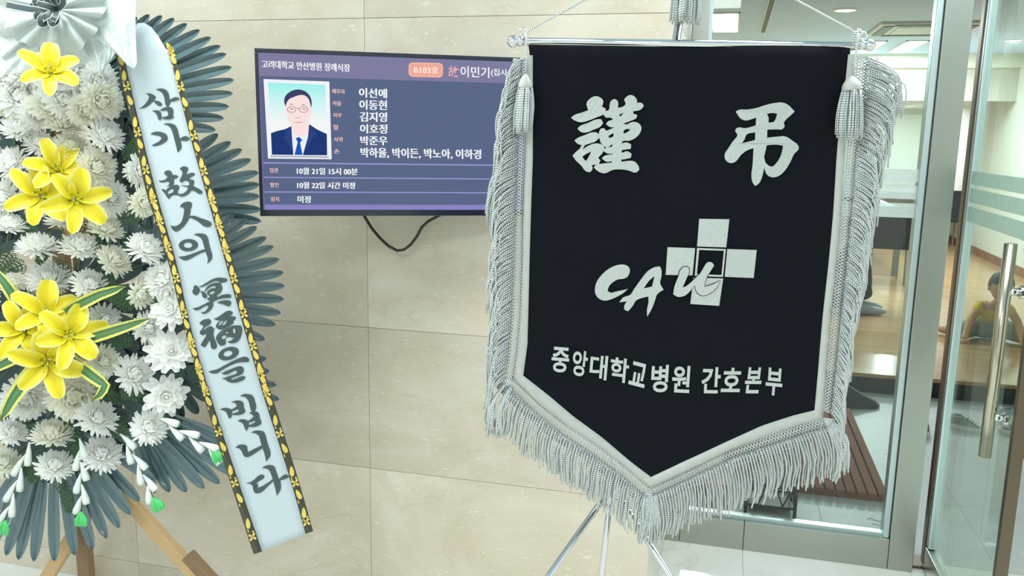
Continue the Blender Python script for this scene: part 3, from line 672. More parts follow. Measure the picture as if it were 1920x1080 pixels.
for l in ([(345, 378), (380, 366), (412, 382), (380, 376)], [(500, 384), (530, 374), (566, 388), (530, 384)]): pp([l], EDK, 'brow', .0022, False)
pp([[(395, 592), (440, 600), (500, 598), (545, 600), (500, 610), (440, 610)]], E('portrait_lip', 214, 150, 160), 'mouth', .0022, False)
pp([[(420, 538), (445, 545), (495, 542), (500, 536), (470, 550), (440, 550)]], EGL, 'nose', .0022, False)
pc = MB(); pc.tube([at(a, b, -.05) for a, b in ((665, 372), (676, 392), (683, 405), (697, 428), (712, 446), (728, 461), (745, 470), (758, 468), (770, 459), (782, 443), (791, 426), (803, 415), (823, 404), (845, 392))], .0042, 10)
obj('power_cable', pc, mat('cable_black', srgb(52, 46, 34), .45), smooth=True, label='black power cable looping below the television', cat='cable')

# ================================================================ BANNER
FH = Vector((-math.sin(YAW), math.cos(YAW), 0)); BN = -FH; B0 = CAM+FH*1.55; BPX = 1/1010
def B(px, py, off=0): return at_pl(px, py, B0, BN)+BN*off
def wav(px, py): return .003*math.sin(px*.018+py*.004)+.002*math.sin(py*.016+1)
bc = B(1290, 500); bn = root('condolence_banner', Vector((bc.x, bc.y, B(1220, 1000).z)), 'black mourning banner with silver fringe hanging on a chrome crossbar', 'banner')
def lerp_poly(P, t):
    P = [Vector(p) for p in P]; L = [0]
    for a, b in zip(P, P[1:]): L.append(L[-1]+(b-a).length)
    s = t*L[-1]
    for i in range(len(P)-1):
        if s <= L[i+1] or i == len(P)-2: return P[i].lerp(P[i+1], (s-L[i])/(L[i+1]-L[i]))
LE = [(991, 84), (993, 105), (991, 300), (988, 440), (984, 560), (979, 650), (972, 707)]
RE = [(1594, 88), (1592, 140), (1582, 220), (1576, 300), (1569, 400), (1560, 500), (1551, 600), (1543, 690), (1535, 776)]
BE = [(972, 707), (1022, 750), (1073, 792), (1127, 830), (1178, 870), (1219, 903), (1279, 873), (1360, 834), (1435, 806), (1494, 787), (1535, 776)]
TE = [(991, 84), (1290, 88), (1594, 88)]
rows = []
for i in range(31):
    v = i/30; row = []
    for j in range(41):
        u = j/40
        Lv, Rv, Tu, Bu = lerp_poly(LE, v), lerp_poly(RE, v), lerp_poly(TE, u), lerp_poly(BE, u)
        q = Lv*(1-u)+Rv*u+Tu*(1-v)+Bu*v-(Vector(TE[0])*(1-u)*(1-v)+Vector(TE[-1])*u*(1-v)+Vector(BE[0])*(1-u)*v+Vector(BE[-1])*u*v)
        row.append(B(q.x, q.y, wav(q.x, q.y)))
    rows.append(row)
cl = MB(); cl.quadstrip(rows)
M_CLOTH = mat('black_cloth', srgb(17, 21, 27), .9, spec=.12, var=.12, scale=300, bump=.25, bscale=900, sheen=.03)
cloth = obj('cloth', cl, M_CLOTH, bn, smooth=True)
sd = cloth.modifiers.new('thickness', 'SOLIDIFY'); sd.thickness = .0015; sd.offset = -1
M_SATIN = mat('silver_satin', srgb(186, 190, 181), .42, var=.1, scale=60, bump=.3, bscale=120, sheen=.2)
M_SILVER = mat('silver_lettering', srgb(192, 199, 193), .36, .3, var=.12, scale=420, bump=.9, bscale=330)
def strip(inner, outer, n, name):
    mb = MB(); rws = []
    for i in range(n+1):
        a, b = lerp_poly(inner, i/n), lerp_poly(outer, i/n); r = .0012*math.sin(i*1.9)+.0008*math.sin(i*.7)
        mid = a.lerp(b, .5)
        rws.append([B(a.x, a.y, wav(a.x, a.y)+.0008), B(a.x, a.y, wav(a.x, a.y)+.003+r*.3), B(mid.x, mid.y, wav(mid.x, mid.y)+.0042+r), B(b.x, b.y, wav(b.x, b.y)+.003), B(b.x, b.y, wav(b.x, b.y)-.003)])
    mb.quadstrip(rws); obj(name, mb, M_SATIN, bn, smooth=True)
strip([(999, 104), (999, 300), (996, 380), (993, 477), (991, 567), (989, 644), (981, 703)], [(988, 104), (985, 300), (982, 380), (980, 497), (976, 594), (970, 660), (963, 709)], 60, 'satin_border')
strip([(981, 703), (1027, 739), (1076, 781), (1129, 820), (1181, 864), (1220, 893)], [(963, 709), (1016, 760), (1069, 802), (1125, 839), (1174, 876), (1218, 913)], 34, 'satin_border')
strip([(1220, 893), (1279, 864), (1353, 830), (1427, 798), (1487, 779), (1527, 769)], [(1218, 913), (1279, 884), (1366, 842), (1442, 816), (1501, 796), (1544, 784)], 34, 'satin_border')
RI = [(1590, 102), (1586, 150), (1577, 210), (1569, 300), (1562, 400), (1553, 500), (1544, 590), (1535, 690), (1527, 769)]
strip(RI, [(p[0]+15, p[1]+(2 if i < 8 else 15)) for i, p in enumerate(RI)], 60, 'satin_border')
def glyph(polys, ox, oy, s, mapper, n, thick, m, name, parent, ang=62, label=None):
    mb = MB()
    for k, (o_, hs) in enumerate(polys):
        loops = [[mapper(ox+p[0]/s, oy+p[1]/s, k*.00012) for p in smooth_loop(l, 3, ang)] for l in [o_]+hs]
        mb.slab(loops, n, thick)
    return obj(name, mb, m, parent, label=label)
BM = lambda x, y, o=0: B(x, y, wav(x, y)+.0030+o)
G1 = [([(268,150),(300,110),(375,72),(430,85),(475,130),(460,205),(510,230),(490,290),(400,335),(300,375),(200,400),(130,385),(68,345),(110,310),(200,280),(285,250)],[]),
 ([(150,480),(180,450),(280,410),(400,362),(450,362),(475,410),(440,455),(350,495),(260,530),(190,520)],[]),
 ([(112,630),(150,600),(250,560),(350,525),(410,540),(430,590),(380,640),(300,670),(220,690),(150,670)],[]),
 ([(88,820),(130,775),(180,730),(215,685),(245,685),(215,745),(280,700),(370,668),(440,675),(485,710),(480,760),(410,850),(440,880),(420,920),(330,940),(340,985),(310,1030),(260,1020),(200,950),(120,870)],[[(210,835),(260,800),(325,770),(300,820),(260,890),(235,870)]]),
 ([(575,130),(620,108),(655,130),(662,220),(750,185),(760,165),(742,120),(775,75),(820,55),(870,75),(905,130),(905,155),(960,155),(992,190),(960,235),(855,262),(860,290),(905,305),(900,340),(830,380),(735,415),(745,425),(850,395),(920,410),(960,460),(945,530),(880,600),(800,635),(725,640),(705,670),(770,655),(830,680),(825,735),(710,752),(710,785),(790,768),(835,800),(825,850),(720,870),(705,870),(705,900),(790,888),(870,895),(920,950),(930,1000),(890,1035),(800,1010),(700,995),(600,1000),(480,1045),(420,1025),(355,970),(380,940),(480,920),(580,910),(585,890),(520,900),(455,855),(490,825),(590,805),(590,795),(530,795),(480,765),(490,735),(590,710),(590,672),(545,710),(510,715),(460,680),(425,590),(425,520),(450,480),(485,478),(515,510),(620,465),(560,460),(512,425),(530,395),(600,368),(575,345),(510,340),(475,300),(490,270),(550,240),(555,190)],
  [[(675,305),(740,280),(690,330)],[(735,510),(780,485),(820,490),(790,520),(735,545)],[(540,575),(605,535),(605,580),(555,600)]])]
glyph(G1, 1060, 170, 6.75, BM, BN, .0026, M_SILVER, 'lettering', bn)
G2 = [([(192,130),(230,108),(330,105),(450,85),(560,50),(680,22),(800,22),(870,65),(932,130),(880,180),(820,235),(795,275),(805,310),(780,350),(700,355),(585,358),(582,460),(700,448),(820,445),(900,495),(985,575),(985,600),(930,660),(880,760),(810,870),(730,940),(650,960),(590,935),(560,890),(545,830),(520,940),(480,1030),(432,1068),(400,1030),(385,970),(400,800),(412,590),(330,620),(250,680),(180,765),(120,780),(65,745),(50,680),(100,590),(160,500),(212,425),(185,370),(205,338),(310,340),(442,305),(445,205),(380,230),(310,243),(260,225),(215,170)],
 [[(580,160),(650,148),(712,160),(668,260),(600,270),(600,205)],[(320,425),(435,392),(432,490),(265,530),(300,480)],[(578,555),(700,548),(788,562),(760,680),(700,780),(640,825),(600,810),(558,770)]])]
glyph(G2, 1350, 190, 6.75, BM, BN, .0026, M_SILVER, 'lettering', bn)
CO = (1100, 400, 5.4)
glyph([([(330,517),(390,520),(430,550),(432,600),(410,640),(370,660),(320,665),(270,690),(225,735),(210,780),(235,800),(300,790),(415,765),(370,805),(300,845),(240,870),(185,882),(130,865),(90,820),(82,760),(100,690),(150,620),(220,560)],[])], *CO, BM, BN, .0024, M_SILVER, 'lettering', bn)
glyph([([(735,533),(750,560),(753,640),(740,700),(775,770),(710,820),(690,880),(660,960),(612,1045),(610,980),(625,900),(622,840),(560,855),(495,885),(470,930),(420,990),(385,975),(378,950),(405,890),(330,900),(370,850),(440,825),(480,765),(540,680),(610,590),(680,545)],[[(575,760),(630,680),(685,632),(660,740)]])], *CO, BM, BN, .0024, M_SILVER, 'lettering', bn)
for q in ([(1132,52),(1432,55),(1400,338),(1110,330)], [(815,340),(1090,348),(1065,622),(797,620)], [(1412,355),(1708,365),(1680,648),(1388,635)], [(1075,645),(1372,652),(1333,930),(1045,912)]):
    glyph([(q, [])], *CO, BM, BN, .002, M_SILVER, 'emblem_square', bn)
glyph([([(1110,345),(1397,355),(1370,637),(1088,628)], [[(1130,365),(1378,372),(1355,618),(1108,608)]])], *CO, BM, BN, .002, M_SILVER, 'emblem_frame', bn)
UU = [(990,535),(1020,545),(1028,580),(1000,660),(965,745),(1000,730),(1060,680),(1100,640),(1140,600),(1180,530),(1215,487),(1255,490),(1278,520),(1240,580),(1200,650),(1180,735),(1240,720),(1340,675),(1300,750),(1230,805),(1165,825),(1110,795),(1085,720),(1040,780),(980,830),(910,838),(872,815),(880,750),(920,640),(950,560)]
def grow(l, d):
    out = []; n = len(l)
    for i in range(n):
        a = Vector(l[i])-Vector(l[i-1]); b = Vector(l[(i+1) % n])-Vector(l[i]); t = a.normalized()+b.normalized()
        t = t.normalized() if t.length > .1 else a.normalized(); out.append((l[i][0]+t.y*d, l[i][1]-t.x*d))
    return out
glyph([(grow(UU, 7), [])], *CO, lambda x, y, o=0: B(x, y, wav(x, y)+.0056), BN, .0004, M_CLOTH, 'lettering_outline', bn)
glyph([(UU, [])], *CO, lambda x, y, o=0: B(x, y, wav(x, y)+.0061), BN, .0008, M_SILVER, 'lettering', bn)
H1 = lambda p: (1020+p[0]/8, 630+p[1]/8)
H2 = lambda p: (1250+p[0]/8, 640+p[1]/8)
for chh, A, a, b, c in (('중', H1, (128,150),(390,175),(97,522)), ('앙', H1, (445,195),(668,235),(405,575)), ('대', H1, (705,265),(965,305),(672,625)), ('학', H1, (1008,312),(1285,348),(975,672)), ('교', H1, (1320,370),(1555,430),(1262,715)), ('병', H1, (1620,425),(1870,428),(1590,830)),
        ('원', H2, (90,350),(355,360),(58,748)), ('간', H2, (525,372),(806,378),(498,758)), ('호', H2, (845,385),(1130,390),(795,742)), ('본', H2, (1195,382),(1440,388),(1145,765)), ('부', H2, (1500,385),(1750,412),(1465,790))):
    V, F = text_mesh(chh, .021); mb = MB(); TLp, TRp, BLp = A(a), A(b), A(c); n0 = len(V)
    for off in (.0050, .0020):
        for u, v in V:
            x = TLp[0]+(TRp[0]-TLp[0])*u+(BLp[0]-TLp[0])*v; y = TLp[1]+(TRp[1]-TLp[1])*u+(BLp[1]-TLp[1])*v
            mb.v.append(B(x, y, wav(x, y)+off))
    from collections import Counter
    ec = Counter(); 
    for f in F:
        for i in range(len(f)): ec[(f[i], f[(i+1) % len(f)])] += 1
    mb.f = [tuple(f) for f in F]+[(i, j, j+n0, i+n0) for (i, j) in ec if (j, i) not in ec]
    obj('lettering', mb, M_SILVER, bn)
# fringe: crocheted head and hanging twisted cords
def cordm(name, c1, c2, freq):
    m = bpy.data.materials.new(name); m.use_nodes = True; nt = m.node_tree; b = nt.nodes['Principled BSDF']; L = nt.links.new
    uv = nt.nodes.new('ShaderNodeUVMap'); mp = nt.nodes.new('ShaderNodeMapping'); mp.inputs['Scale'].default_value = (1, freq, 1); L(uv.outputs[0], mp.inputs[0])
    sp = nt.nodes.new('ShaderNodeSeparateXYZ'); L(mp.outputs[0], sp.inputs[0]); ad_ = nt.nodes.new('ShaderNodeMath'); L(sp.outputs[0], ad_.inputs[0]); L(sp.outputs[1], ad_.inputs[1])
    fr = nt.nodes.new('ShaderNodeMath'); fr.operation = 'PINGPONG'; fr.inputs[1].default_value = .5; L(ad_.outputs[0], fr.inputs[0])
    rp = nt.nodes.new('ShaderNodeValToRGB'); rp.color_ramp.elements[0].color = c1; rp.color_ramp.elements[1].color = c2; rp.color_ramp.elements[0].position = .05; rp.color_ramp.elements[1].position = .3
    L(fr.outputs[0], rp.inputs[0]); L(rp.outputs[0], b.inputs['Base Color']); b.inputs['Roughness'].default_value = .3; b.inputs['Metallic'].default_value = .25
    bp = nt.nodes.new('ShaderNodeBump'); bp.inputs['Strength'].default_value = .8; bp.inputs['Distance'].default_value = .001; L(fr.outputs[0], bp.inputs['Height']); L(bp.outputs[0], b.inputs['Normal'])
    return m
M_CORD = cordm('silver_cord', srgb(96, 106, 104), srgb(232, 238, 234), 240)  # bright ramp end paints the cord's metallic highlights into its colour
fr_m = MB(); net = MB(); R = random.Random(3)
def fringe(base, outv, ln, spread, step, lat, side=0):
    P = [Vector(p) for p in base]; tot = sum((b-a).length for a, b in zip(P, P[1:])); n = int(tot/step)
    for i in range(n):
        t = (i+.5)/n; p = lerp_poly(base, t); o_ = Vector(outv(t)).normalized(); dn = Vector((-.03, 1))
        wv = math.sin(t*23)*.5+math.sin(t*61)*.3
        for layer in range(2):
            l0 = lat(t)*R.uniform(.85, 1.05); sw = spread(t)*(1+.35*wv+R.uniform(-.25, .25)); LL = ln(t)*R.uniform(.82, 1.12)
            pts = []
            for k in range(8):
                s = k/7; x = min(1, s*1.7)
                q = p+o_*(l0*.55+l0*.45*min(1, s*3)+sw*math.sin(x*PI/2))+dn*(LL*s**1.35+side*6*s)
                q.x += R.uniform(-.6, .6)+4.5*math.sin(s*3.2+i*.16+1.3*math.sin(i*.05))*s*s
                pts.append(B(q.x, q.y, .0035+.004*layer+R.uniform(0, .004)+.010*math.sin(s*PI)*(.5+.5*layer)))
            fr_m.tube(pts, .0016, 5)
    # crocheted head: two families of slanting cords
    tv_ = int(tot/6)
    for i in range(tv_):
        for sl in (-1, 1):
            for tr in range(2):
                a = lerp_poly(base, min(1, max(0, (i+.5)/tv_))); b = lerp_poly(base, min(1, max(0, (i+.5+sl*2)/tv_)))
                o_ = Vector(outv((i+.5)/tv_)).normalized(); L0 = lat((i+.5)/tv_)
                s0, s1 = tr*.5, tr*.5+.55
                q0, q1 = a+o_*L0*s0, b+o_*L0*s1
                if q0.x == q1.x and q0.y == q1.y: continue
                net.tube([B(q0.x, q0.y, .002), B((q0.x+q1.x)/2, (q0.y+q1.y)/2, .0048), B(q1.x, q1.y, .002)], .0013, 4)
fringe([(990, 108), (985, 300), (982, 380), (980, 497), (976, 594), (970, 660), (963, 709)], lambda t: (-1, .1), lambda t: 82, lambda t: 8+14*min(1, t*6)-10*max(0, t-.7)/.3, 4.6, lambda t: 26+9*min(1, t*5))
fringe([(963, 709), (1016, 760), (1069, 802), (1125, 839), (1174, 876), (1218, 913)], lambda t: (-.62, .78), lambda t: 62+6*t, lambda t: 7-10*t, 5.6, lambda t: 34)
fringe([(1218, 913), (1279, 884), (1366, 842), (1442, 816), (1501, 796), (1544, 784)], lambda t: (.42-.2*(1-t), .9), lambda t: 66, lambda t: 5+8*t, 5.6, lambda t: 34)
fringe([(p[0]+15, p[1]+2) for p in RI], lambda t: (1, .16), lambda t: 82, lambda t: 34-33*min(1, t/.72), 4.4, lambda t: 40-10*t)
fringe([(963, 707), (962, 711)], lambda t: (-.8, .5), lambda t: 74, lambda t: 14, .16, lambda t: 34)
fringe([(968, 712), (972, 717)], lambda t: (-.75, .68), lambda t: 66, lambda t: 10, .3, lambda t: 34)
fringe([(1214, 911), (1222, 911)], lambda t: (-.45+.8*t, .9), lambda t: 64, lambda t: 4, .34, lambda t: 34)
fringe([(1541, 785), (1546, 782)], lambda t: (.45+.5*t, .8-.4*t), lambda t: 74, lambda t: 10, .22, lambda t: 34)
def corner(c, d0, d1, L0, n):
    c = Vector(c); ds = [(Vector(d0).normalized()*(1-k/n)+Vector(d1).normalized()*(k/n)).normalized() for k in range(n+1)]
    for d in ds: q = c+d*L0; net.tube([B(c.x, c.y, .002), B(*(c+d*L0*.5), .0046), B(q.x, q.y, .002)], .0015, 4)
    for s in (.3, .5, .7, .85, 1): net.tube([B(*(c+d*L0*s), .003) for d in ds], .0014, 4)
corner((963, 709), (-1, .1), (-.62, .78), 35, 9); corner((1218, 913), (-.62, .78), (.25, .95), 35, 9); corner((1544, 784), (.4, .9), (1, .1), 33, 10)
obj('fringe', fr_m, M_CORD, bn, smooth=True, kind='stuff', label='silver twisted cord fringe')
obj('fringe_head', net, M_CORD, bn, smooth=True, kind='stuff', label='silver crocheted net above the fringe cords')
# crossbar, finials, rings, cord, tassels
rod = MB(); rod.tube([B(974, 77, -.004), B(1624, 86, -.004)], .0068, 20); obj('crossbar', rod, M_CHROME, bn, smooth=True)
for x, y, s in ((962, 77, -1), (1632, 84, 1)):
    m = MB(); m.ball(B(x, y, -.004), .0108, 18, 12); m.tube([B(x-s*10, y, -.004), B(x-s*18, y+s*.2, -.004)], .0085, 16); m.tube([B(x, y, -.004), B(x+s*15, y+s*.3, -.004)], [.004, .0008], 8); obj('finial', m, M_CHROME, bn, smooth=True)
def ring(px, py, r, off, th=.0016):
    m = MB(); m.tube([B(px+r*math.cos(a), py+r*math.sin(a), off) for a in [2*PI*k/20 for k in range(21)]], th, 6); obj('ring', m, M_CHROME, bn, smooth=True)
ring(980, 60, 6.5, .004); ring(1608, 62, 6, .004); ring(1616, 68, 7, .006)
top = (1300, -106)
for pts in ([(987, 74), (989, 62), (997, 54), (1098, 0), top], [(1598, 82), (1600, 62), (1594, 56), (1490, 0), top]):
    m = MB(); m.tube([B(a, b, .004 if b > -50 else -.03) for a, b in pts], .0018, 6); obj('hanging_cord', m, M_CORD, bn, smooth=True)
def tassel(parent, pts, ytop, ybot, wt, wb, x, off, nst, B_=B, hd=26):
    m = MB(); m.tube([B_(a, b, off) for a, b in pts], .002, 6); t = obj('tassel', m, M_CORD, parent, smooth=True)
    m = MB(); n = 8; m.tube([B_(x, ytop-hd+hd*k/n, off) for k in range(n+1)], [max(.0022, wt*BPX*.5*math.sin(PI*.5*min(1, (k+1)/n))) for k in range(n+1)], 14); obj('tassel_head', m, M_SATIN, t, smooth=True)
    m = MB(); rr_ = random.Random(nst)
    for i in range(nst):
        a = rr_.uniform(0, 2*PI); q = math.sqrt(rr_.uniform(.25, 1)); xo, zo = math.cos(a)*q, math.sin(a)*q; yb = ybot+rr_.uniform(-8, 6); pts2 = []
        for k in range(7):
            s = k/6; wd = (wt+(wb-wt)*s)*.5+3*math.sin(s*PI); pts2.append(B_(x+xo*wd+rr_.uniform(-.5, .5)-5*s, ytop+(yb-ytop)*s, off+zo*wd*BPX))
        m.tube(pts2, .0015, 5)
    obj('tassel_strands', m, M_CORD, t, smooth=True, kind='stuff')
tassel(bn, [(987, 66), (986, 90), (987, 110), (986, 140)], 166, 246, 26, 34, 985, .022, 46)
tassel(bn, [(1599, 60), (1597, 90), (1593, 120), (1592, 146)], 170, 258, 34, 48, 1588, .022, 60)
# the stand
SO = -.045
hub = B(1150, 945, SO); st = root('banner_stand', Vector((hub.x, hub.y, 0)), 'chrome tripod stand holding the black mourning banner', 'banner stand')
topp = B(1303, -112, SO); m = MB(); m.tube([hub, topp], .0078, 16); obj('pole', m, M_CHROME, st, smooth=True)
m = MB(); m.ball(topp+Vector((0, 0, .02)), .018, 16, 10, (.8, .8, 1.4)); obj('pole_finial', m, M_CHROME, st, smooth=True)
def to_floor(a, b): d = (b-a); return a+d*(a.z/(a.z-b.z))
for (x0, y0, x1, y1, oo) in ((1138, 950, 1035, 1080, .09), (1149, 952, 1139, 1080, -.10), (1173, 958, 1252, 1080, .05)):
    a = B(x0, y0, SO); b = B(x1, y1, SO+oo*.3); f = to_floor(a, b); m = MB(); m.tube([a, f], .0062, 12); lg = obj('leg', m, M_CHROME, st, smooth=True)
    m = MB(); m.tube([f+Vector((0, 0, .0)), f+(a-f).normalized()*.05], .009, 12); obj('rubber_foot', m, M_BLACK, lg, smooth=True)
m = MB(); m.tube([B(1150, 930, SO), B(1150, 960, SO)], .012, 16); obj('hub', m, M_CHROME, st, smooth=True)
m = MB(); m.tube([B(1150, 938, SO+.004), B(1164, 934, SO+.02)], .004, 10); m.ball(B(1164, 934, SO+.022), .006, 10, 6); obj('clamp_screw', m, M_CHROME, st, smooth=True)
m = MB(); m.tube([B(1150, 951, SO), B(1178, 960, SO)], .004, 8); m.tube([B(1150, 951, SO), B(1136, 950, SO)], .004, 8); obj('leg_bracket', m, M_CHROME, st, smooth=True)
tassel(st, [(1302, -104), (1296, -85)], -50, 38, 44, 62, 1292, SO+.03, 90, hd=34)

# ================================================================ FUNERAL WREATH
WALL_AT = at
def at(px, py, y): return WALL_AT(px, py, y-.11)      # the wreath stands this much further into the corridor
YW = -.40
wc = at(110, 600, YW); wr_ = root('funeral_wreath', Vector((wc.x, -.30, 0)), 'tall funeral flower wreath of white chrysanthemums, yellow lilies and dark fan leaves', 'wreath')
M_BLADE = mat('dark_fan_leaf', srgb(82, 106, 110), .34, spec=.6, var=.18, scale=40, coat=.25)
M_BLADE2 = mat('deep_green_leaf', srgb(54, 74, 72), .45, spec=.4, var=.2, scale=40)
def blade(c, tip, wpx, y0, lift, m, parent, st=.3):
    c = Vector(c); tip = Vector(tip); d = tip-c; L = d.length; d.normalize(); pr = Vector((-d.y, d.x)); mb = MB(); rows = []
    for u in (0, .15, .3, .45, .6, .72, .81, .88, .93, .97, 1):
        t = st+(1-st)*u
        wd = wpx*.5*(.30+.70*math.sin(PI*.5*min(1, u/.55)))*(1 if u < .72 else max(.02, math.sqrt(max(0, 1-((u-.72)/.28)**2))))
        y = y0-lift*u*u; q = c+d*(L*t); fold = .006*min(1, wd/6)
        rows.append([at(q.x+pr.x*wd, q.y+pr.y*wd, y), at(q.x+pr.x*wd*.5, q.y+pr.y*wd*.5, y+fold*.45), at(q.x, q.y, y+fold), at(q.x-pr.x*wd*.5, q.y-pr.y*wd*.5, y+fold*.35), at(q.x-pr.x*wd, q.y-pr.y*wd, y-.001)])
    mb.quadstrip(rows); return obj('blade', mb, m, parent)
def fan(c, tips, wpx, y0, m=M_BLADE, lift=.02, st=.3):
    mb = MB(); cc = Vector(c); out = [at(cc.x, cc.y, y0-.004)]+[at(*(cc+(Vector(t)-cc)*(st+.16)), y0+.004) for t in tips]
    b = len(mb.v); mb.v += out; mb.f += [(0, i, i+1) for i in range(1, len(out)-1)]
    f = obj('fan_leaf', mb, M_BLADE2, wr_)
    for t in tips: blade(c, t, wpx, y0+random.uniform(-.004, .004), lift, m, f, st)
    return f
F1 = [(257,32),(280,27),(304,29),(327,34),(351,44),(375,56),(396,70),(414,86),(425,101),(435,126),(439,150),(437,175),(430,200),(420,222),(405,244)]
F2 = [(409,251),(433,266),(454,280),(471,299),(485,323),(487,346),(487,368),(489,393),(490,415)]
F3 = [(439,401),(463,410),(482,425),(500,445),(513,462),(524,486),(532,511),(534,536),(533,561),(527,587),(517,609),(497,637)]
F3b = [(500,672),(506,696),(519,722),(524,749),(518,772)]
F4 = [(290,925),(318,923),(350,923),(383,916),(412,907),(442,892),(455,866),(460,840)]
F5 = [(290,900),(262,940),(245,965),(224,990),(200,1010),(174,1031),(140,1042),(102,1053),(63,1053),(34,1050),(11,1042),(-18,1030),(-45,1012)]
fan((120,205), F1, 20, YW, st=.42); fan((225,385), F2, 20, YW+.012, st=.4); fan((255,550), F3, 20, YW+.004, st=.4); fan((290,690), F3b, 18, YW+.02, st=.4)
fan((225,740), F4, 23, YW-.004, st=.34); fan((98,770), F5, 23, YW-.012, st=.32)
for F, c in ((F1, (120,205)), (F2, (225,385)), (F3, (255,550))): fan((90-c[0], c[1]), [(90-x, y) for x, y in F][::-1], 20, YW+.006, st=.4)
def ringf(c, r, a0, a1, n, w_, y0, m=M_BLADE2, st=.2): fan(c, [(c[0]+r*math.cos(math.radians(a0+(a1-a0)*k/(n-1)))*random.uniform(.9, 1.05), c[1]-r*math.sin(math.radians(a0+(a1-a0)*k/(n-1)))*random.uniform(.9, 1.05)) for k in range(n)], w_, y0, m, .01, st)
ringf((235,520), 135, 30, 120, 8, 24, YW+.03, M_BLADE); ringf((205,330), 130, -50, 110, 12, 24, YW+.035); ringf((40,330), 120, 60, 250, 12, 24, YW+.035)
ringf((120,560), 170, -60, 60, 10, 28, YW+.03); ringf((230,650), 140, -110, 60, 13, 26, YW+.032); ringf((70,640), 150, 110, 290, 14, 28, YW+.03)
ringf((200,190), 110, -60, 70, 9, 22, YW+.034); ringf((130,760), 150, -170, -10, 14, 26, YW+.03); ringf((20,470), 110, 20, 200, 10, 26, YW+.034)
ringf((310,690), 110, -110, 40, 9, 22, YW+.03); ringf((250,250), 90, -80, 60, 7, 20, YW+.03)
# wooden easel
M_WOOD = mat('pale_timber', srgb(196, 164, 118), .7, var=.12, scale=18); M_WOODD = mat('dark_timber', srgb(128, 104, 74), .75, var=.2, scale=18)
x = at(152, 900, -.335).x
obj('stake', MB().box(x-.02, x+.02, -.465, -.44, 0, at(152, 190, -.34).z), M_WOODD, wr_, bevel=.002)
for y, hw in ((218, .10), (440, .19), (640, .22)):
    q = at(150, y, -.345); obj('crosspiece', MB().box(q.x-hw, q.x+hw, -.472, -.466, q.z-.018, q.z+.018), M_WOOD, wr_, bevel=.002)
for a, b, wd in (((228, 925), (372, 1083), .036), ((140, 1000), (84, 1090), .036)):
    p0 = at(*a, -.345); p1 = to_floor(p0, at(*b, -.33)); obj('easel_leg', MB().bar(p0, p1, wd, .024), M_WOOD, wr_, bevel=.002)
p0 = at(352, 1040, -.36); p1 = to_floor(p0, at(392, 1084, -.36)); obj('easel_foot', MB().bar(p0, p1, .03, .03), M_WOODD, wr_, bevel=.002)
q = at(150, 400, -.33); obj('back_leg', MB().bar(q, Vector((WALL_AT(150, 1000, -.03).x, -.03, 0)), .035, .02, Vector((1, 0, 0))), M_WOOD, wr_)
# chrysanthemums
M_PETAL = leafy('white_petal', srgb(253, 254, 250), .5); M_PETALC = leafy('cream_petal', srgb(252, 252, 242), .5)
M_GREEN = mat('calyx_green', srgb(84, 110, 66), .6)
def petal(mb, az, el, base, L, wd, curl, rnd, dz=0):
    rows = []; ca, sa = math.cos(az), math.sin(az); n = 4
    p = Vector((base*ca, base*sa, dz)); e = el
    for i in range(n+1):
        u = i/n; wv = wd*(.5, .75, 1, 1.02, .5)[i]
        side = Vector((-sa, ca, 0)); nrm = Vector((-ca*math.sin(e), -sa*math.sin(e), math.cos(e)))
        rows.append([p-side*wv*.5+nrm*wv*.18, p-nrm*wv*.05, p+side*wv*.5+nrm*wv*.18])
        p = p+Vector((ca*math.cos(e), sa*math.cos(e), math.sin(e)))*(L/n); e += curl/n
    mb.quadstrip(rows)
def mum(seed, wide=False):
    r = random.Random(seed); mb = MB()
    if wide: rings = [(13, -.05, .12, .92, .36, .45), (12, .2, .1, .78, .34, .7), (11, .5, .08, .58, .28, 1.0), (9, .85, .05, .42, .22, 1.1), (6, 1.2, .02, .34, .18, 1.0)]
    else: rings = [(30, -.22, .15, .84, .15, .5), (30, .0, .15, .82, .15, .8), (30, .2, .14, .76, .145, 1.1), (28, .4, .13, .70, .14, 1.4), (26, .6, .12, .64, .135, 1.6), (22, .8, .10, .57, .13, 1.7), (18, 1.0, .08, .50, .125, 1.7), (13, 1.2, .05, .44, .12, 1.5), (8, 1.4, .02, .40, .11, 1.2)]
    for k, (n, el, bs, L, wd, cu) in enumerate(rings):
        for i in range(n): petal(mb, 2*PI*(i+.5*(k % 2))/n+r.uniform(-.09, .09), el+r.uniform(-.13, .13), bs, L*r.uniform(.86, 1.1), wd*r.uniform(.85, 1.15), cu+r.uniform(-.25, .25), r, .02*k)
    return mb.mesh('chrysanthemum')
MUMS = [mum(s) for s in (1, 2, 3)]; WIDE = [mum(s, True) for s in (5, 6)]
for k, me in enumerate(MUMS+WIDE): me.materials.append(M_PETALC if k == 1 else M_PETAL)
cal = MB(); cal.tube([(0, 0, .0), (0, 0, -.12), (0, 0, -.30)], [.26, .16, .05], 10); cal.tube([(0, 0, -.28), (0, 0, -1.1)], .04, 6); CAL = cal.mesh('calyx'); CAL.materials.append(M_GREEN)
def to3(px, py, y, ang, tilt):
    p = at(px, py, y); tc_ = (CAM-p).normalized(); a = math.radians(ang); t = math.radians(tilt)
    return p, (tc_*math.cos(t)+(CR*math.cos(a)-CD*math.sin(a))*math.sin(t)), (p-CAM).dot(CF)/FPX
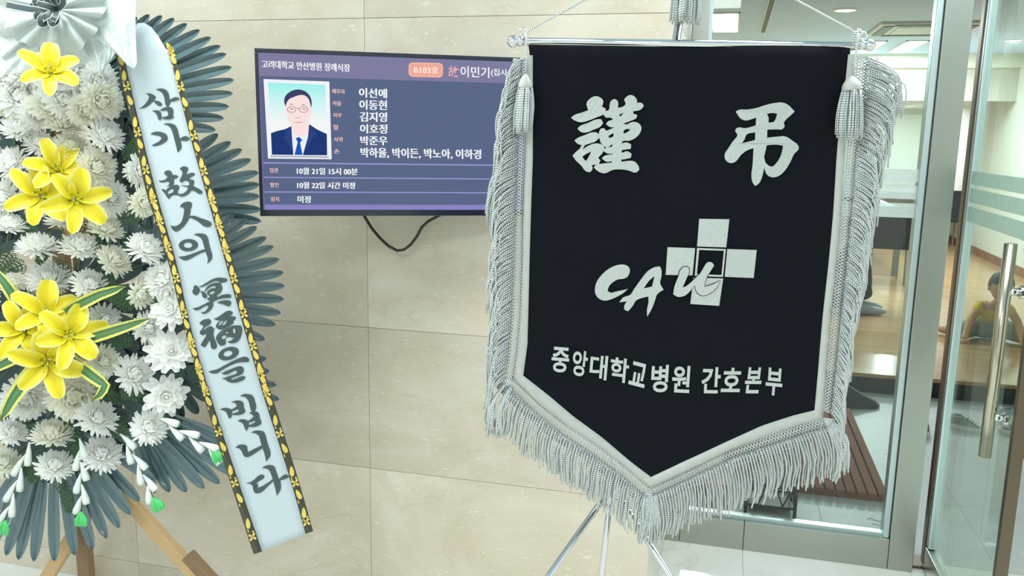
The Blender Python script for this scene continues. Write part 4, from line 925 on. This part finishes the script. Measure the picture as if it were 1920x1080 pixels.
FL = [(38,182,46,100,25),(92,198,38,90,30),(122,188,40,90,25),(150,142,46,60,20),(190,188,40,-20,25),(46,128,40,130,25),(70,212,34,-90,20),(160,206,34,-80,20),(10,168,38,150,20),(110,160,40,90,10),(20,128,34,120,20),(185,150,34,20,30),
 (32,247,32,75,60),(117,237,34,85,62),(197,256,36,70,48),(76,272,30,95,50),(132,276,30,80,45),(24,306,33,150,40),(8,370,36,170,30),(180,314,38,20,35),(206,372,35,-10,35),(262,318,33,-15,50),(270,378,31,-30,45),
 (118,416,33,88,72),(16,424,32,85,68),(198,432,33,70,65),(70,465,37,88,66),(150,466,38,85,62),(212,490,34,40,60),(270,467,34,50,55),(92,525,38,90,40),(26,532,24,100,40),(167,535,34,60,45),(307,524,36,150,30),
 (262,552,29,0,62),(195,600,32,20,35),(275,615,31,10,48),(192,678,32,10,40),(250,703,38,30,45),(48,745,46,-90,25),(138,742,48,-80,20),(181,785,39,50,50),(20,812,30,60,60),(97,818,39,88,66),(278,803,35,60,42),(190,853,38,70,38),(8,870,32,90,45),(103,876,35,90,50),
 (-30,300,34,160,30),(-35,560,36,160,30),(-40,700,36,190,30),(-25,430,32,120,50),(-30,210,34,130,30),(-20,640,30,200,40)]
FL = [(p[0], p[1], p[2]*1.06)+p[3:] for p in FL]
for k, (px, py, r_, an, ti) in enumerate(FL):
    p, ax, s = to3(px, py, -.455-.03*((k*7) % 5)/5, an, ti); o = inst('chrysanthemum', MUMS[k % 3], wr_, frame(p, ax, (random.uniform(-1, 1), random.uniform(-1, 1), random.uniform(-1, 1)), r_*s*1.02)); sub('calyx', CAL, o)
for k, (px, py, r_, an, ti) in enumerate([(322,580,38,150,25),(320,660,42,60,15),(310,740,40,-60,20)]):
    p, ax, s = to3(px, py, -.47, an, ti); o = inst('chrysanthemum', WIDE[k % 2], wr_, frame(p, ax, (1, .3*k, .2), r_*s*1.05)); sub('calyx', CAL, o)
# lilies
def lilym():
    m = bpy.data.materials.new('yellow_lily'); m.use_nodes = True; nt = m.node_tree; b = nt.nodes['Principled BSDF']; L = nt.links.new
    uv = nt.nodes.new('ShaderNodeUVMap'); sp = nt.nodes.new('ShaderNodeSeparateXYZ'); L(uv.outputs[0], sp.inputs[0])
    rp = nt.nodes.new('ShaderNodeValToRGB'); rp.color_ramp.elements[0].color = srgb(240, 224, 30); rp.color_ramp.elements[1].color = srgb(250, 246, 170); rp.color_ramp.elements[0].position = .62; rp.color_ramp.elements[1].position = 1
    e2 = rp.color_ramp.elements.new(.0); e2.color = srgb(222, 200, 16)
    L(sp.outputs[0], rp.inputs[0]); nz = nt.nodes.new('ShaderNodeTexNoise'); nz.inputs['Scale'].default_value = 24
    mx = nt.nodes.new('ShaderNodeMixRGB'); mx.blend_type = 'MULTIPLY'; mx.inputs[0].default_value = .18; L(rp.outputs[0], mx.inputs[1]); L(nz.outputs['Fac'], mx.inputs[2])
    L(mx.outputs[0], b.inputs['Base Color']); b.inputs['Roughness'].default_value = .5; b.inputs['Subsurface Weight'].default_value = .2; b.inputs['Subsurface Scale'].default_value = .01
    return m
M_LILY = lilym()
def lily_petal(wd, seed):
    r = random.Random(seed); mb = MB(); n, k = 10, 7; rows = []; e = .95; p = Vector((.06, 0, 0)); b0 = 0
    for i in range(n+1):
        u = i/n; w_ = wd*(.16+.84*math.sin(PI*min(1, u/1.15)**.9)) if u < .93 else wd*.36*(1-(u-.93)/.07*.9)
        row = []
        for j in range(k):
            v = 2*j/(k-1)-1; nrm = Vector((-math.sin(e), 0, math.cos(e)))
            row.append(p+Vector((0, v*w_*.5, 0))+nrm*(w_*.20*v*v-.03*(1-abs(v))*math.sin(PI*u)+.02*math.sin(6*u+seed+3*v)*abs(v)))
            mb.uv[i*k+j] = (abs(v)*.75+.25*u if u > .3 else abs(v)*.6+.1, u)
        rows.append(row); p = p+Vector((math.cos(e), 0, math.sin(e)))*(1.0/n); e -= 1.35/n
    mb.quadstrip(rows); mb.smooth = True; me = mb.mesh('petal'); me.materials.append(M_LILY); return me
LP = [lily_petal(.56, 1), lily_petal(.44, 4), lily_petal(.52, 8)]
M_THROAT = mat('lily_throat', srgb(122, 160, 40), .6, var=.2); M_STAM = mat('lily_stamen', srgb(206, 206, 90), .5)
th = MB(); th.tube([(0, 0, -.12), (0, 0, .02), (0, 0, .14)], [.05, .10, .17], 10, cap=False); THR = th.mesh('throat'); THR.materials.append(M_THROAT)
stm = MB()
for k in range(6):
    a = k*PI/3+.3; stm.tube([(.02*math.cos(a), .02*math.sin(a), .02), (.06*math.cos(a), .06*math.sin(a), .25), (.12*math.cos(a), .12*math.sin(a), .42)], [.012, .010, .016], 5)
stm.tube([(0, 0, 0), (0, 0, .5)], [.014, .022], 5); STM = stm.mesh('stamens'); STM.materials.append(M_STAM)
def lily(px, py, r_, rot, an, ti, y):
    p, ax, s = to3(px, py, y, an, ti); a = math.radians(rot); xd = CR*math.cos(a)-CD*math.sin(a)
    o = inst('lily', THR, wr_, frame(p, ax, xd, r_*s*1.12)); sub('stamens', STM, o)
    for k in range(6):
        q = sub('petal', LP[(k*2) % 3 if k % 2 == 0 else 1], o); q.rotation_euler = (0, 0, k*PI/3+random.uniform(-.1, .1)); q.scale = (random.uniform(.92, 1.08), 1, 1); q.location = (0, 0, .01 if k % 2 else 0)
lily(95, 138, 54, 92, 100, 25, -.68)
lily(108, 322, 58, 55, 90, 25, -.50); lily(78, 368, 60, 80, 160, 15, -.525); lily(140, 374, 60, 75, 10, 12, -.54)
lily(86, 592, 60, 92, 80, 22, -.52); lily(47, 620, 60, 60, 150, 15, -.53); lily(127, 630, 62, 70, 20, 15, -.545); lily(90, 676, 66, 105, -100, 10, -.56)
# variegated long leaves
def varm():
    m = bpy.data.materials.new('variegated_leaf'); m.use_nodes = True; nt = m.node_tree; b = nt.nodes['Principled BSDF']; L = nt.links.new
    uv = nt.nodes.new('ShaderNodeUVMap'); sp = nt.nodes.new('ShaderNodeSeparateXYZ'); L(uv.outputs[0], sp.inputs[0]); nz = nt.nodes.new('ShaderNodeTexNoise'); nz.inputs['Scale'].default_value = 30
    ad_ = nt.nodes.new('ShaderNodeMath'); ad_.operation = 'MULTIPLY_ADD'; ad_.inputs[1].default_value = .16; L(nz.outputs['Fac'], ad_.inputs[0]); L(sp.outputs[0], ad_.inputs[2])
    rp = nt.nodes.new('ShaderNodeValToRGB'); rp.color_ramp.interpolation = 'LINEAR'; rp.color_ramp.elements[0].color = srgb(62, 104, 66); rp.color_ramp.elements[0].position = .58; rp.color_ramp.elements[1].color = srgb(222, 222, 110); rp.color_ramp.elements[1].position = .68
    e = rp.color_ramp.elements.new(.15); e.color = srgb(92, 138, 92); L(ad_.outputs[0], rp.inputs[0]); L(rp.outputs[0], b.inputs['Base Color']); b.inputs['Roughness'].default_value = .4
    return m
M_VAR = varm()
def longleaf(pts, wpx, y0, y1):
    mb = MB(); n = 14; rows = []
    for i in range(n+1):
        t = i/n; q = lerp_poly(pts, t); q2 = lerp_poly(pts, min(1, t+.04)); q1 = lerp_poly(pts, max(0, t-.04)); d = (q2-q1).normalized(); pr = Vector((-d.y, d.x))
        wd = wpx*.5*(math.sin(PI*min(1, .30+.62*t))**.7)*(1 if t < .85 else max(.03, (1-t)/.15)); y = y0+(y1-y0)*t-.02*math.sin(PI*t)
        row = []
        for j, v in enumerate((-1, -.5, 0, .5, 1)):
            row.append(at(q.x+pr.x*wd*v, q.y+pr.y*wd*v, y+.006*(1-abs(v)))); mb.uv[i*5+j] = (abs(v)*.92, t)
        rows.append(row)
    mb.quadstrip(rows); obj('long_leaf', mb, M_VAR, wr_, smooth=True)
longleaf([(105,598),(140,575),(185,553),(238,536)], 24, -.50, -.54); longleaf([(130,645),(180,630),(225,616),(282,597)], 24, -.50, -.54)
longleaf([(115,660),(150,688),(180,710),(197,722),(190,738),(170,753)], 26, -.51, -.55); longleaf([(55,590),(30,562),(8,530),(-15,500)], 26, -.50, -.53)
longleaf([(70,630),(30,652),(-10,665),(-50,680)], 24, -.50, -.53); longleaf([(75,640),(30,670),(-10,690),(-40,705)], 24, -.505, -.53); longleaf([(72,680),(45,715),(22,750),(0,790)], 30, -.51, -.55)
# strings of white paper buds with green ends
M_BUDW = mat('white_bud', srgb(226, 232, 226), .5, var=.05); M_BUDG = mat('green_bud', srgb(84, 196, 112), .5, var=.12)
def buds(path, tip, y):
    m = MB(); m.tube([at(a, b, y) for a, b in path], .0018, 6); s = obj('bud_string', m, M_GREEN, wr_)
    n = 6
    for k in range(n):
        a = lerp_poly(path, k/n*.92); b = lerp_poly(path, min(1, k/n*.92+.26)); d = (b-a).normalized(); pr = Vector((-d.y, d.x))*(9 if k % 2 else -9)
        p0, p1, p2, p3 = a, a.lerp(b, .4)+pr*.5, a.lerp(b, .8)+pr*.9, b+pr*1.1
        m = MB(); m.tube([at(q.x, q.y, y-.012) for q in (p0, p1, p2, p3)], [.0015, .006, .0095, .0085], 8); obj('white_bud', m, M_BUDW, s, smooth=True)
    e = Vector(tip); d = (e-Vector(path[-2])).normalized()
    for k in range(4):
        a = e-d*14; pr = Vector((-d.y, d.x))*(-7+4.6*k); b = e+d*14+pr*1.1
        m = MB(); m.tube([at(a.x, a.y, y-.014), at(*(a.lerp(b, .5)+pr*.6), y-.016-.004*(k % 2)), at(*(a.lerp(b, .85)+pr*.25), y-.016), at(b.x, b.y, y-.014)], [.003, .0058, .0052, .001], 7); obj('green_bud', m, M_BUDG, s, smooth=True)
buds([(297,784),(335,808),(372,828),(400,848),(418,862)], (407,856), -.47); buds([(226,814),(245,845),(264,880),(278,912),(290,940)], (294,946), -.47)
buds([(149,822),(150,860),(153,900),(153,935),(152,962)], (152,974), -.48); buds([(55,828),(42,870),(28,915),(16,955),(6,985)], (7,990), -.48)
# fern sprigs
M_FERN = mat('fern_green', srgb(72, 104, 70), .6, var=.25, scale=20)
fm = MB(); rf = random.Random(9)
for k in range(9):
    t = k/9; 
    for s in (-1, 1):
        b = Vector((t, 0, .02*math.sin(t*5))); a = s*(1.0-.4*t); L = .34*(1-t*.7)
        for q in range(5):
            c = b+Vector((math.cos(a)*L*q/5, math.sin(a)*L*q/5, rf.uniform(-.02, .04)))
            for s2 in (-1, 1):
                a2 = a+s2*.8; l2 = .17*(1-q/8); e = c+Vector((math.cos(a2)*l2, math.sin(a2)*l2, rf.uniform(-.03, .05))); nn = Vector((-math.sin(a2), math.cos(a2), 0))*.02
                fm.poly([c-nn*.4, c.lerp(e, .5)-nn, e, c.lerp(e, .5)+nn])
fm.tube([(0, 0, 0), (.5, 0, .02), (1, 0, 0)], [.012, .009, .004], 5); FERN = fm.mesh('fern_sprig'); FERN.materials.append(M_FERN)
for (px, py, an, L) in ((45,495,200,60),(120,490,250,60),(190,470,-60,60),(235,450,-30,60),(250,570,160,70),(225,555,150,60),(60,790,200,70),(130,790,-60,80),(150,830,-80,70),(85,845,240,60),(215,800,-40,60),(175,720,-30,60),(290,640,150,50),(230,730,-20,60),(70,560,170,50),(150,420,-40,60),(225,410,10,60),(20,470,230,60),(60,400,260,60),(240,300,60,60),(100,440,-120,60),(300,600,100,50),(205,640,0,60),(290,760,-30,60),(40,850,-60,60),(120,900,-80,60)):
    p, ax, s = to3(px, py, YW-.02, 0, 15); a = math.radians(an); inst('fern_sprig', FERN, wr_, frame(p, ax, CR*math.cos(a)-CD*math.sin(a), L*s))

# ================================================================ RIBBON
YR = -.575
rb = root('mourning_ribbon', at(420, 540, YR), 'white condolence ribbon with black lettering and black gold-leaf borders', 'ribbon')
OL = [(212,85),(219,112),(249,240),(272,350),(291,412),(318,500),(342,600),(362,675),(384,750),(429,895),(476,1039)]
IL = [(230,85),(236,125),(265,250),(290,350),(311,425),(332,500),(355,605),(378,690),(400,760),(444,895),(491,1034)]
IR = [(312,85),(322,118),(355,250),(383,350),(404,425),(425,500),(453,600),(479,690),(498,755),(543,895),(573,1001)]
OR = [(320,85),(330,112),(369,250),(398,350),(420,425),(440,500),(468,600),(494,690),(513,752),(558,895),(587,996)]
def cr(P, t):                               # smooth curve through the edge points
    n = len(P)-1; x = min(t*n, n-1e-6); i = int(x); f = x-i; p = [Vector(P[max(0, min(n, i+k))]) for k in (-1, 0, 1, 2)]
    return .5*((2*p[1])+(p[2]-p[0])*f+(2*p[0]-5*p[1]+4*p[2]-p[3])*f*f+(3*p[1]-p[0]-3*p[2]+p[3])*f**3)
M_RIB = mat('white_satin_ribbon', srgb(186, 199, 203), .4, var=.02, scale=6, sheen=.1); M_RIBK = mat('black_border', srgb(58, 58, 40), .4, var=.1); M_GOLD = mat('gold_foil', srgb(228, 204, 104), .28, .45, var=.2, scale=90); M_INK = mat('ribbon_ink', srgb(60, 76, 74), .5, var=.06)
n = 60; hump = [((258,44),(270,43)), ((249,55),(284,51)), ((241,68),(297,68)), ((233,88),(311,92))]
rows = [[at(a[0]+(b[0]-a[0])*j/6, a[1]+(b[1]-a[1])*j/6, YR+.05*(1-k/3)**2) for j in range(7)] for k, (a, b) in enumerate(hump)]
for i in range(3, n+1):
    a, b = cr(IL, i/n), cr(IR, i/n); rows.append([at(*a.lerp(b, j/6), YR) for j in range(7)])
m = MB(); m.quadstrip(rows); band = obj('band', m, M_RIB, rb, smooth=True); sd = band.modifiers.new('thickness', 'SOLIDIFY'); sd.thickness = .0006; sd.offset = 1
for P0, P1, s in ((OL, IL, 0), (IR, OR, 1)):
    rows = []
    for i in range(2 if s else 5, n+1):
        a, b = cr(P0, i/n), cr(P1, i/n); rows.append([at(*a.lerp(b, j/2), YR-.0008-(.003 if j == 1 else 0)) for j in range(3)])
    m = MB(); m.quadstrip(rows); bd = obj('border', m, M_RIBK, rb, smooth=True); sd = bd.modifiers.new('thickness', 'SOLIDIFY'); sd.thickness = .0006; sd.offset = 1
    m = MB(); Ltot = 985; s_ = 30 if s else 92
    def leaf(cx, cy, dx, dy, L, W):
        d = Vector((dx, dy)); pr = Vector((-d.y, d.x)); c = Vector((cx, cy)); pts = [c+d*(L*math.cos(t)*.5)+pr*(W*.5*math.sin(t)*(1+.3*math.cos(t))) for t in [2*PI*k/14 for k in range(14)]]
        m.slab([[at(q.x, q.y, YR-.0042) for q in pts]], (0, -1, 0), .0004)
    k = 0
    while s_ < Ltot-20:
        t = s_/Ltot; a, b = cr(P0, t), cr(P1, t); c = a.lerp(b, .5); d = (cr(P0, min(1, t+.01))-cr(P0, max(0, t-.01))).normalized(); pr = Vector((-d.y, d.x)); ph = k % 3
        if ph < 2:
            rt = d*math.cos(.2*(1 if ph else -1))+pr*math.sin(.2*(1 if ph else -1)); leaf(c.x, c.y, rt.x, rt.y, 20, 8.2); 
            e = c+d*13+pr*4; leaf(e.x, e.y, d.x, d.y, 7, 2)
        else:
            for q in range(4):
                w2 = d*math.cos(.8+q*PI/2)+pr*math.sin(.8+q*PI/2); f = c+w2*4.6; leaf(f.x, f.y, w2.x, w2.y, 7.5, 4.2)
            f = c-d*9-pr*4; leaf(f.x, f.y, d.x, d.y, 4, 3.5)
        s_ += (17, 29, 17)[(0, 1, 2)[ph]] if False else (29 if ph == 0 else 17); k += 1
    obj('gold_pattern', m, M_GOLD, bd, kind='stuff', label='gold leaf pattern')
RM = lambda x, y, o=0: at(x, y, YR-.0016-o)
def ink(polys, ox, oy, s): glyph(polys, ox, oy, s, RM, (0, -1, 0), .0002, M_INK, 'lettering', rb, 70)
ink([([(205,137),(260,135),(330,155),(380,195),(345,255),(300,300),(250,345),(190,380),(85,392),(150,360),(210,300),(250,240),(265,190),(240,155)],[]),
 ([(335,262),(400,262),(455,285),(488,315),(470,345),(430,345),(385,315)],[]),
 ([(378,68),(430,55),(500,57),(555,80),(590,130),(610,230),(625,265),(610,320),(575,365),(552,345),(530,250),(510,170),(470,110),(420,85)],[]),
 ([(610,245),(650,225),(690,202),(740,200),(785,230),(740,250),(680,268),(620,275)],[]),
 ([(312,428),(400,422),(445,435),(468,490),(470,560),(448,592),(430,580),(405,520),(370,460)],[]),
 ([(440,425),(500,385),(560,365),(630,370),(665,400),(668,470),(665,515),(688,530),(650,560),(590,575),(520,570),(465,548),(520,532),(580,510),(585,470),(570,430),(500,428)],[])], 250, 160, 9)
ink([([(285,822),(330,795),(400,782),(480,790),(550,825),(580,880),(565,930),(510,975),(430,1010),(350,1025),(305,1012),(380,975),(450,930),(480,890),(440,855),(370,840)],[]),
 ([(500,655),(560,640),(640,645),(700,670),(735,720),(760,810),(790,930),(812,1040),(790,1090),(742,1130),(735,1080),(700,940),(665,810),(635,730),(590,680)],[]),
 ([(770,915),(830,870),(890,855),(960,905),(900,935),(840,935),(780,925)],[])], 250, 160, 9)
ink([([(60,348),(130,345),(200,310),(215,270),(170,245),(165,205),(200,180),(250,178),(285,205),(300,245),(360,255),(400,272),(385,295),(320,325),(325,380),(300,420),(200,448),(240,415),(248,390),(235,370),(150,378),(100,375)],[]),
 ([(112,500),(150,490),(180,515),(230,470),(290,430),(350,420),(405,430),(412,470),(385,545),(412,570),(395,590),(330,590),(275,610),(245,660),(210,630),(175,570)],[[(210,545),(240,515),(290,490),(318,490),(310,540),(270,560),(235,578)]]),
 ([(420,150),(460,115),(530,112),(562,135),(545,200),(525,255),(590,225),(650,215),(685,238),(650,265),(600,295),(575,325),(620,330),(660,345),(660,390),(645,435),(700,465),(770,500),(810,535),(795,565),(745,570),(690,535),(620,515),(580,560),(520,600),(450,618),(400,600),(410,580),(470,570),(520,535),(560,480),(560,462),(500,445),(425,428),(500,428),(570,435),(585,400),(575,365),(530,350),(500,350),(455,378),(415,350),(440,300),(465,240),(462,185)],[])], 290, 300, 9)
ink([([(245,75),(270,30),(310,0),(375,-18),(440,0),(447,40),(425,110),(410,200),(395,218),(500,225),(600,262),(700,295),(760,325),(782,355),(765,395),(710,410),(660,400),(580,340),(480,275),(405,255),(370,320),(320,390),(250,455),(180,488),(140,470),(100,420),(90,385),(150,398),(210,380),(260,340),(295,260),(310,180),(315,110),(295,80)],[])], 310, 380, 9)
ink([(ell(388,717,162,103,-4), [ell(380,717,74,48)]),
 ([(218,915),(300,905),(400,880),(520,835),(600,805),(665,785),(675,825),(600,850),(520,890),(430,940),(370,968),(310,970),(265,945)],[]),
 ([(470,540),(540,520),(620,522),(680,540),(710,580),(735,690),(765,800),(790,890),(780,950),(745,995),(705,1028),(718,960),(700,890),(670,800),(640,690),(610,610),(550,562)],[])], 310, 380, 9)
ink([([(130,230),(150,225),(190,250),(220,290),(215,330),(190,375),(155,390),(115,370),(95,335),(115,280)],[]),
 ([(195,250),(250,230),(350,170),(450,115),(530,95),(620,100),(680,120),(685,140),(660,165),(600,180),(560,190),(545,165),(500,152),(430,170),(330,225),(240,255)],[]),
 ([(215,325),(260,325),(310,350),(345,410),(335,435),(300,442),(265,410),(245,340)],[]),
 ([(295,330),(330,270),(390,215),(450,190),(550,185),(585,220),(600,270),(580,330),(540,375),(500,395),(520,425),(590,390),(660,375),(730,378),(760,405),(740,430),(660,440),(560,455),(470,490),(430,520),(448,545),(430,600),(380,660),(320,700),(270,705),(238,680),(300,670),(340,635),(365,580),(360,560),(280,590),(200,640),(150,645),(95,615),(200,590),(300,540),(400,490),(340,465),(380,425),(390,405),(350,375),(345,340),(380,300),(440,275),(485,275),(490,245),(460,235),(410,250),(350,290),(320,325)],[[(370,360),(410,335),(460,320),(475,335),(450,365),(400,380)]]),
 ([(505,520),(560,495),(640,478),(710,480),(748,500),(745,545),(715,575),(670,570),(620,545),(560,532)],[])], 350, 510, 9)
ink([([(30,238),(80,190),(150,165),(205,165),(232,195),(220,240),(180,275),(130,300),(100,340),(70,375),(140,325),(200,290),(250,290),(262,315),(255,345),(300,300),(275,370),(270,420),(300,520),(330,620),(320,650),(265,672),(235,650),(220,570),(205,520),(175,570),(130,640),(85,625),(55,600),(100,520),(150,430),(150,410),(90,435),(45,410),(40,390),(80,330),(105,280)],[]),
 ([(272,160),(340,135),(420,80),(500,30),(560,25),(598,50),(590,75),(500,130),(420,165),(380,188)],[]),
 ([(312,290),(340,230),(400,185),(480,140),(570,115),(655,130),(640,165),(600,205),(615,225),(560,270),(480,310),(400,340),(340,325)],[[(345,265),(390,210),(430,190),(440,200),(400,250),(370,270)],[(410,275),(445,220),(490,185),(500,190),(460,260),(430,272)]]),
 ([(318,460),(345,420),(400,365),(480,320),(570,285),(660,270),(735,280),(758,330),(745,420),(715,500),(680,545),(620,570),(560,572),(500,545),(580,520),(620,480),(560,470),(520,465),(470,520),(480,580),(440,605),(390,612),(355,580)],[[(360,440),(420,380),(480,340),(440,375),(400,410),(365,450)],[(590,330),(630,325),(642,350),(635,405),(605,405)],[(400,470),(440,440),(495,445),(470,490),(430,505)],[(455,410),(500,380),(530,385),(515,405)]])], 370, 580, 9)
ink([(ell(437,207,178,106,-18), [ell(425,207,78,48,-15)]),
 ([(95,510),(170,490),(250,470),(350,415),(480,345),(600,290),(700,262),(755,270),(785,300),(770,345),(720,350),(620,355),(520,385),(400,440),(310,495),(250,535),(190,543),(140,535)],[]),
 ([(315,545),(380,505),(470,470),(560,435),(640,420),(680,440),(690,500),(670,545),(600,580),(480,620),(485,650),(560,630),(640,595),(700,590),(725,605),(700,640),(620,680),(540,698),(470,695),(420,675),(385,645),(315,632),(400,605),(480,575),(570,540),(585,510),(560,495),(480,525),(420,555),(370,560)],[])], 380, 640, 9)
ink([([(85,270),(150,250),(210,258),(240,270),(290,245),(320,225),(290,185),(240,175),(290,155),(350,152),(400,175),(410,240),(430,300),(400,330),(330,348),(250,345),(245,370),(215,398),(195,360),(170,305)],[[(252,295),(340,268),(342,300),(256,332)]]),
 ([(358,92),(410,65),(470,65),(520,80),(545,110),(560,160),(578,230),(570,270),(540,305),(520,300),(495,240),(470,150),(430,105)],[]),
 ([(325,422),(390,403),(440,412),(465,425),(510,400),(545,365),(515,335),(475,322),(530,300),(590,305),(615,330),(625,390),(648,455),(620,485),(550,508),(475,505),(465,535),(445,560),(425,530),(400,465)],[[(474,452),(560,424),(566,445),(480,488)]])], 400, 730, 7.2)
ink([([(295,785),(350,750),(410,748),(450,765),(460,820),(465,850),(560,800),(655,755),(665,795),(580,850),(490,905),(440,915),(405,890),(380,830),(350,800)],[]),
 ([(505,585),(560,560),(630,558),(680,575),(700,610),(720,690),(745,770),(770,850),(765,900),(710,975),(705,930),(690,870),(660,780),(635,700),(610,625),(570,595)],[])], 400, 730, 7.2)
ink([([(140,377),(200,365),(250,330),(300,285),(350,270),(378,290),(365,315),(320,345),(265,385),(290,390),(295,405),(285,440),(350,415),(430,365),(480,330),(490,350),(420,415),(340,490),(300,505),(250,495),(238,470),(220,400)],[]),
 ([(342,185),(390,158),(460,150),(500,165),(515,200),(535,260),(560,330),(600,290),(650,268),(695,295),(650,320),(575,345),(585,430),(575,470),(530,535),(525,500),(510,430),(480,330),(455,250),(430,210),(390,190)],[])], 440, 850, 6.75)

# ================================================================ BOW
YK = -.60
bw = root('lace_bow', at(100, 60, YK), 'white organza and lace bow with small black printed ribbon loops at the wreath top', 'bow')
M_ORG = leafy('organza', srgb(206, 216, 212), .25); M_LACE = veil('lace', srgb(204, 214, 210), (.66, .9), .7, 120)
def ruffle(c, a0, a1, rad, rip, amp, y0, m, name, n=46, k=10, ph=0):
    mb = MB(); rows = []
    for i in range(k+1):
        u = i/k; row = []
        for j in range(n+1):
            v = j/n; a = math.radians(a0+(a1-a0)*v); R_ = rad(v)*u
            row.append(at(c[0]+R_*math.cos(a), c[1]-R_*math.sin(a), y0-amp*u*math.sin(v*rip*2*PI+ph+1.5*math.sin(v*9))-.02*math.sin(PI*u)))
        rows.append(row)
    mb.quadstrip(rows); return obj(name, mb, m, bw, smooth=True)
C0 = (106, 18)
ruffle(C0, -165, 40, lambda v: 88+6*math.sin(v*17)+4*math.sin(v*31), 6.5, .018, YK-.02, M_ORG, 'front_ruffle')
ruffle(C0, 40, 200, lambda v: 100+8*math.sin(v*13), 5, .018, YK-.01, M_ORG, 'front_ruffle', ph=1)
ruffle((95, 30), -70, 30, lambda v: 118-20*abs(v-.5), 2.5, .02, YK+.012, M_LACE, 'back_loop', ph=.7)
ruffle((95, 30), -200, -110, lambda v: 120, 3, .02, YK+.012, M_LACE, 'back_loop', ph=2)
def sheet(pts_rows, name, m, y0, amp=.006):
    mb = MB(); rows = []; n = 12
    for i, (a, b) in enumerate(pts_rows): rows.append([at(a[0]+(b[0]-a[0])*j/n, a[1]+(b[1]-a[1])*j/n, y0-amp*math.sin(j*1.3+i*.8)-.004*i) for j in range(n+1)])
    mb.quadstrip(rows); o = obj(name, mb, m, bw, smooth=True); sdm = o.modifiers.new('sub', 'SUBSURF'); sdm.levels = 1; sdm.render_levels = 1; return o
sheet([((160, -40), (262, -40)), ((160, -10), (255, -8)), ((165, 18), (254, 22)), ((170, 48), (254, 55)), ((178, 72), (255, 88)), ((200, 84), (257, 112)), ((222, 104), (256, 124)), ((238, 122), (250, 128))], 'lace_tail', M_LACE, YK-.005)
sheet([((150, 60), (185, 62)), ((156, 84), (198, 80)), ((160, 100), (204, 92)), ((172, 112), (206, 104)), ((182, 128), (200, 126)), ((187, 141), (191, 139))], 'lace_tail', M_LACE, YK+.004)
sheet([((176, 66), (190, 62)), ((196, 78), (208, 72)), ((198, 100), (222, 92)), ((200, 112), (214, 106)), ((190, 136), (196, 128))], 'lace_tail', M_ORG, YK-.012, .004)
sheet([((-60, 40), (40, 66)), ((-60, 70), (60, 84)), ((-60, 100), (74, 96)), ((-50, 125), (50, 112)), ((-40, 150), (20, 140))], 'lace_tail', M_LACE, YK+.006)
M_BLKR = mat('printed_black_ribbon', srgb(70, 80, 80), .45, var=.15, scale=200)
def loop_ribbon(pts, wd, y0):
    mb = MB(); ed = MB(); rows = []; N_ = len(pts)
    P_ = [Vector(p) for p in pts]
    for i in range(N_):
        d = (P_[min(i+1, N_-1)]-P_[max(i-1, 0)]).normalized(); pr = Vector((-d.y, d.x)); y = y0-.025*math.sin(PI*i/(N_-1))
        rows.append([at(*(P_[i]+pr*wd*v), y+.004*abs(v)) for v in (-.5, 0, .5)])
    mb.quadstrip(rows); o = obj('ribbon_loop', mb, M_BLKR, bw, smooth=True)
    for v in (0, 2):
        e = MB(); e.tube([r[v] for r in rows], .0011, 5); obj('ribbon_edge', e, M_RIB, o, smooth=True)
for pts in ([(12, 9), (35, 14), (60, 18), (90, 20), (108, 18)], [(106, 18), (92, 8), (88, -4), (98, -10), (106, 6)], [(106, 18), (84, 16), (70, 24), (72, 34), (90, 26)], [(106, 18), (88, 24), (76, 36), (80, 46), (98, 34)], [(106, 18), (104, 30), (98, 40), (92, 49)], [(106, 18), (90, 12), (68, 8), (58, 14)], [(106, 18), (118, 8), (116, -6), (104, -8), (104, 8)], [(106, 20), (84, 32), (70, 44)], [(106, 18), (100, -2), (108, -16), (118, -8), (110, 10)], [(106, 18), (96, 26), (96, 44), (104, 42), (106, 26)], [(106, 18), (80, 4), (66, 0), (72, 10), (94, 16)]):
    q = [cr(pts, k/16) for k in range(17)]; loop_ribbon(q, 12, YK-.055)
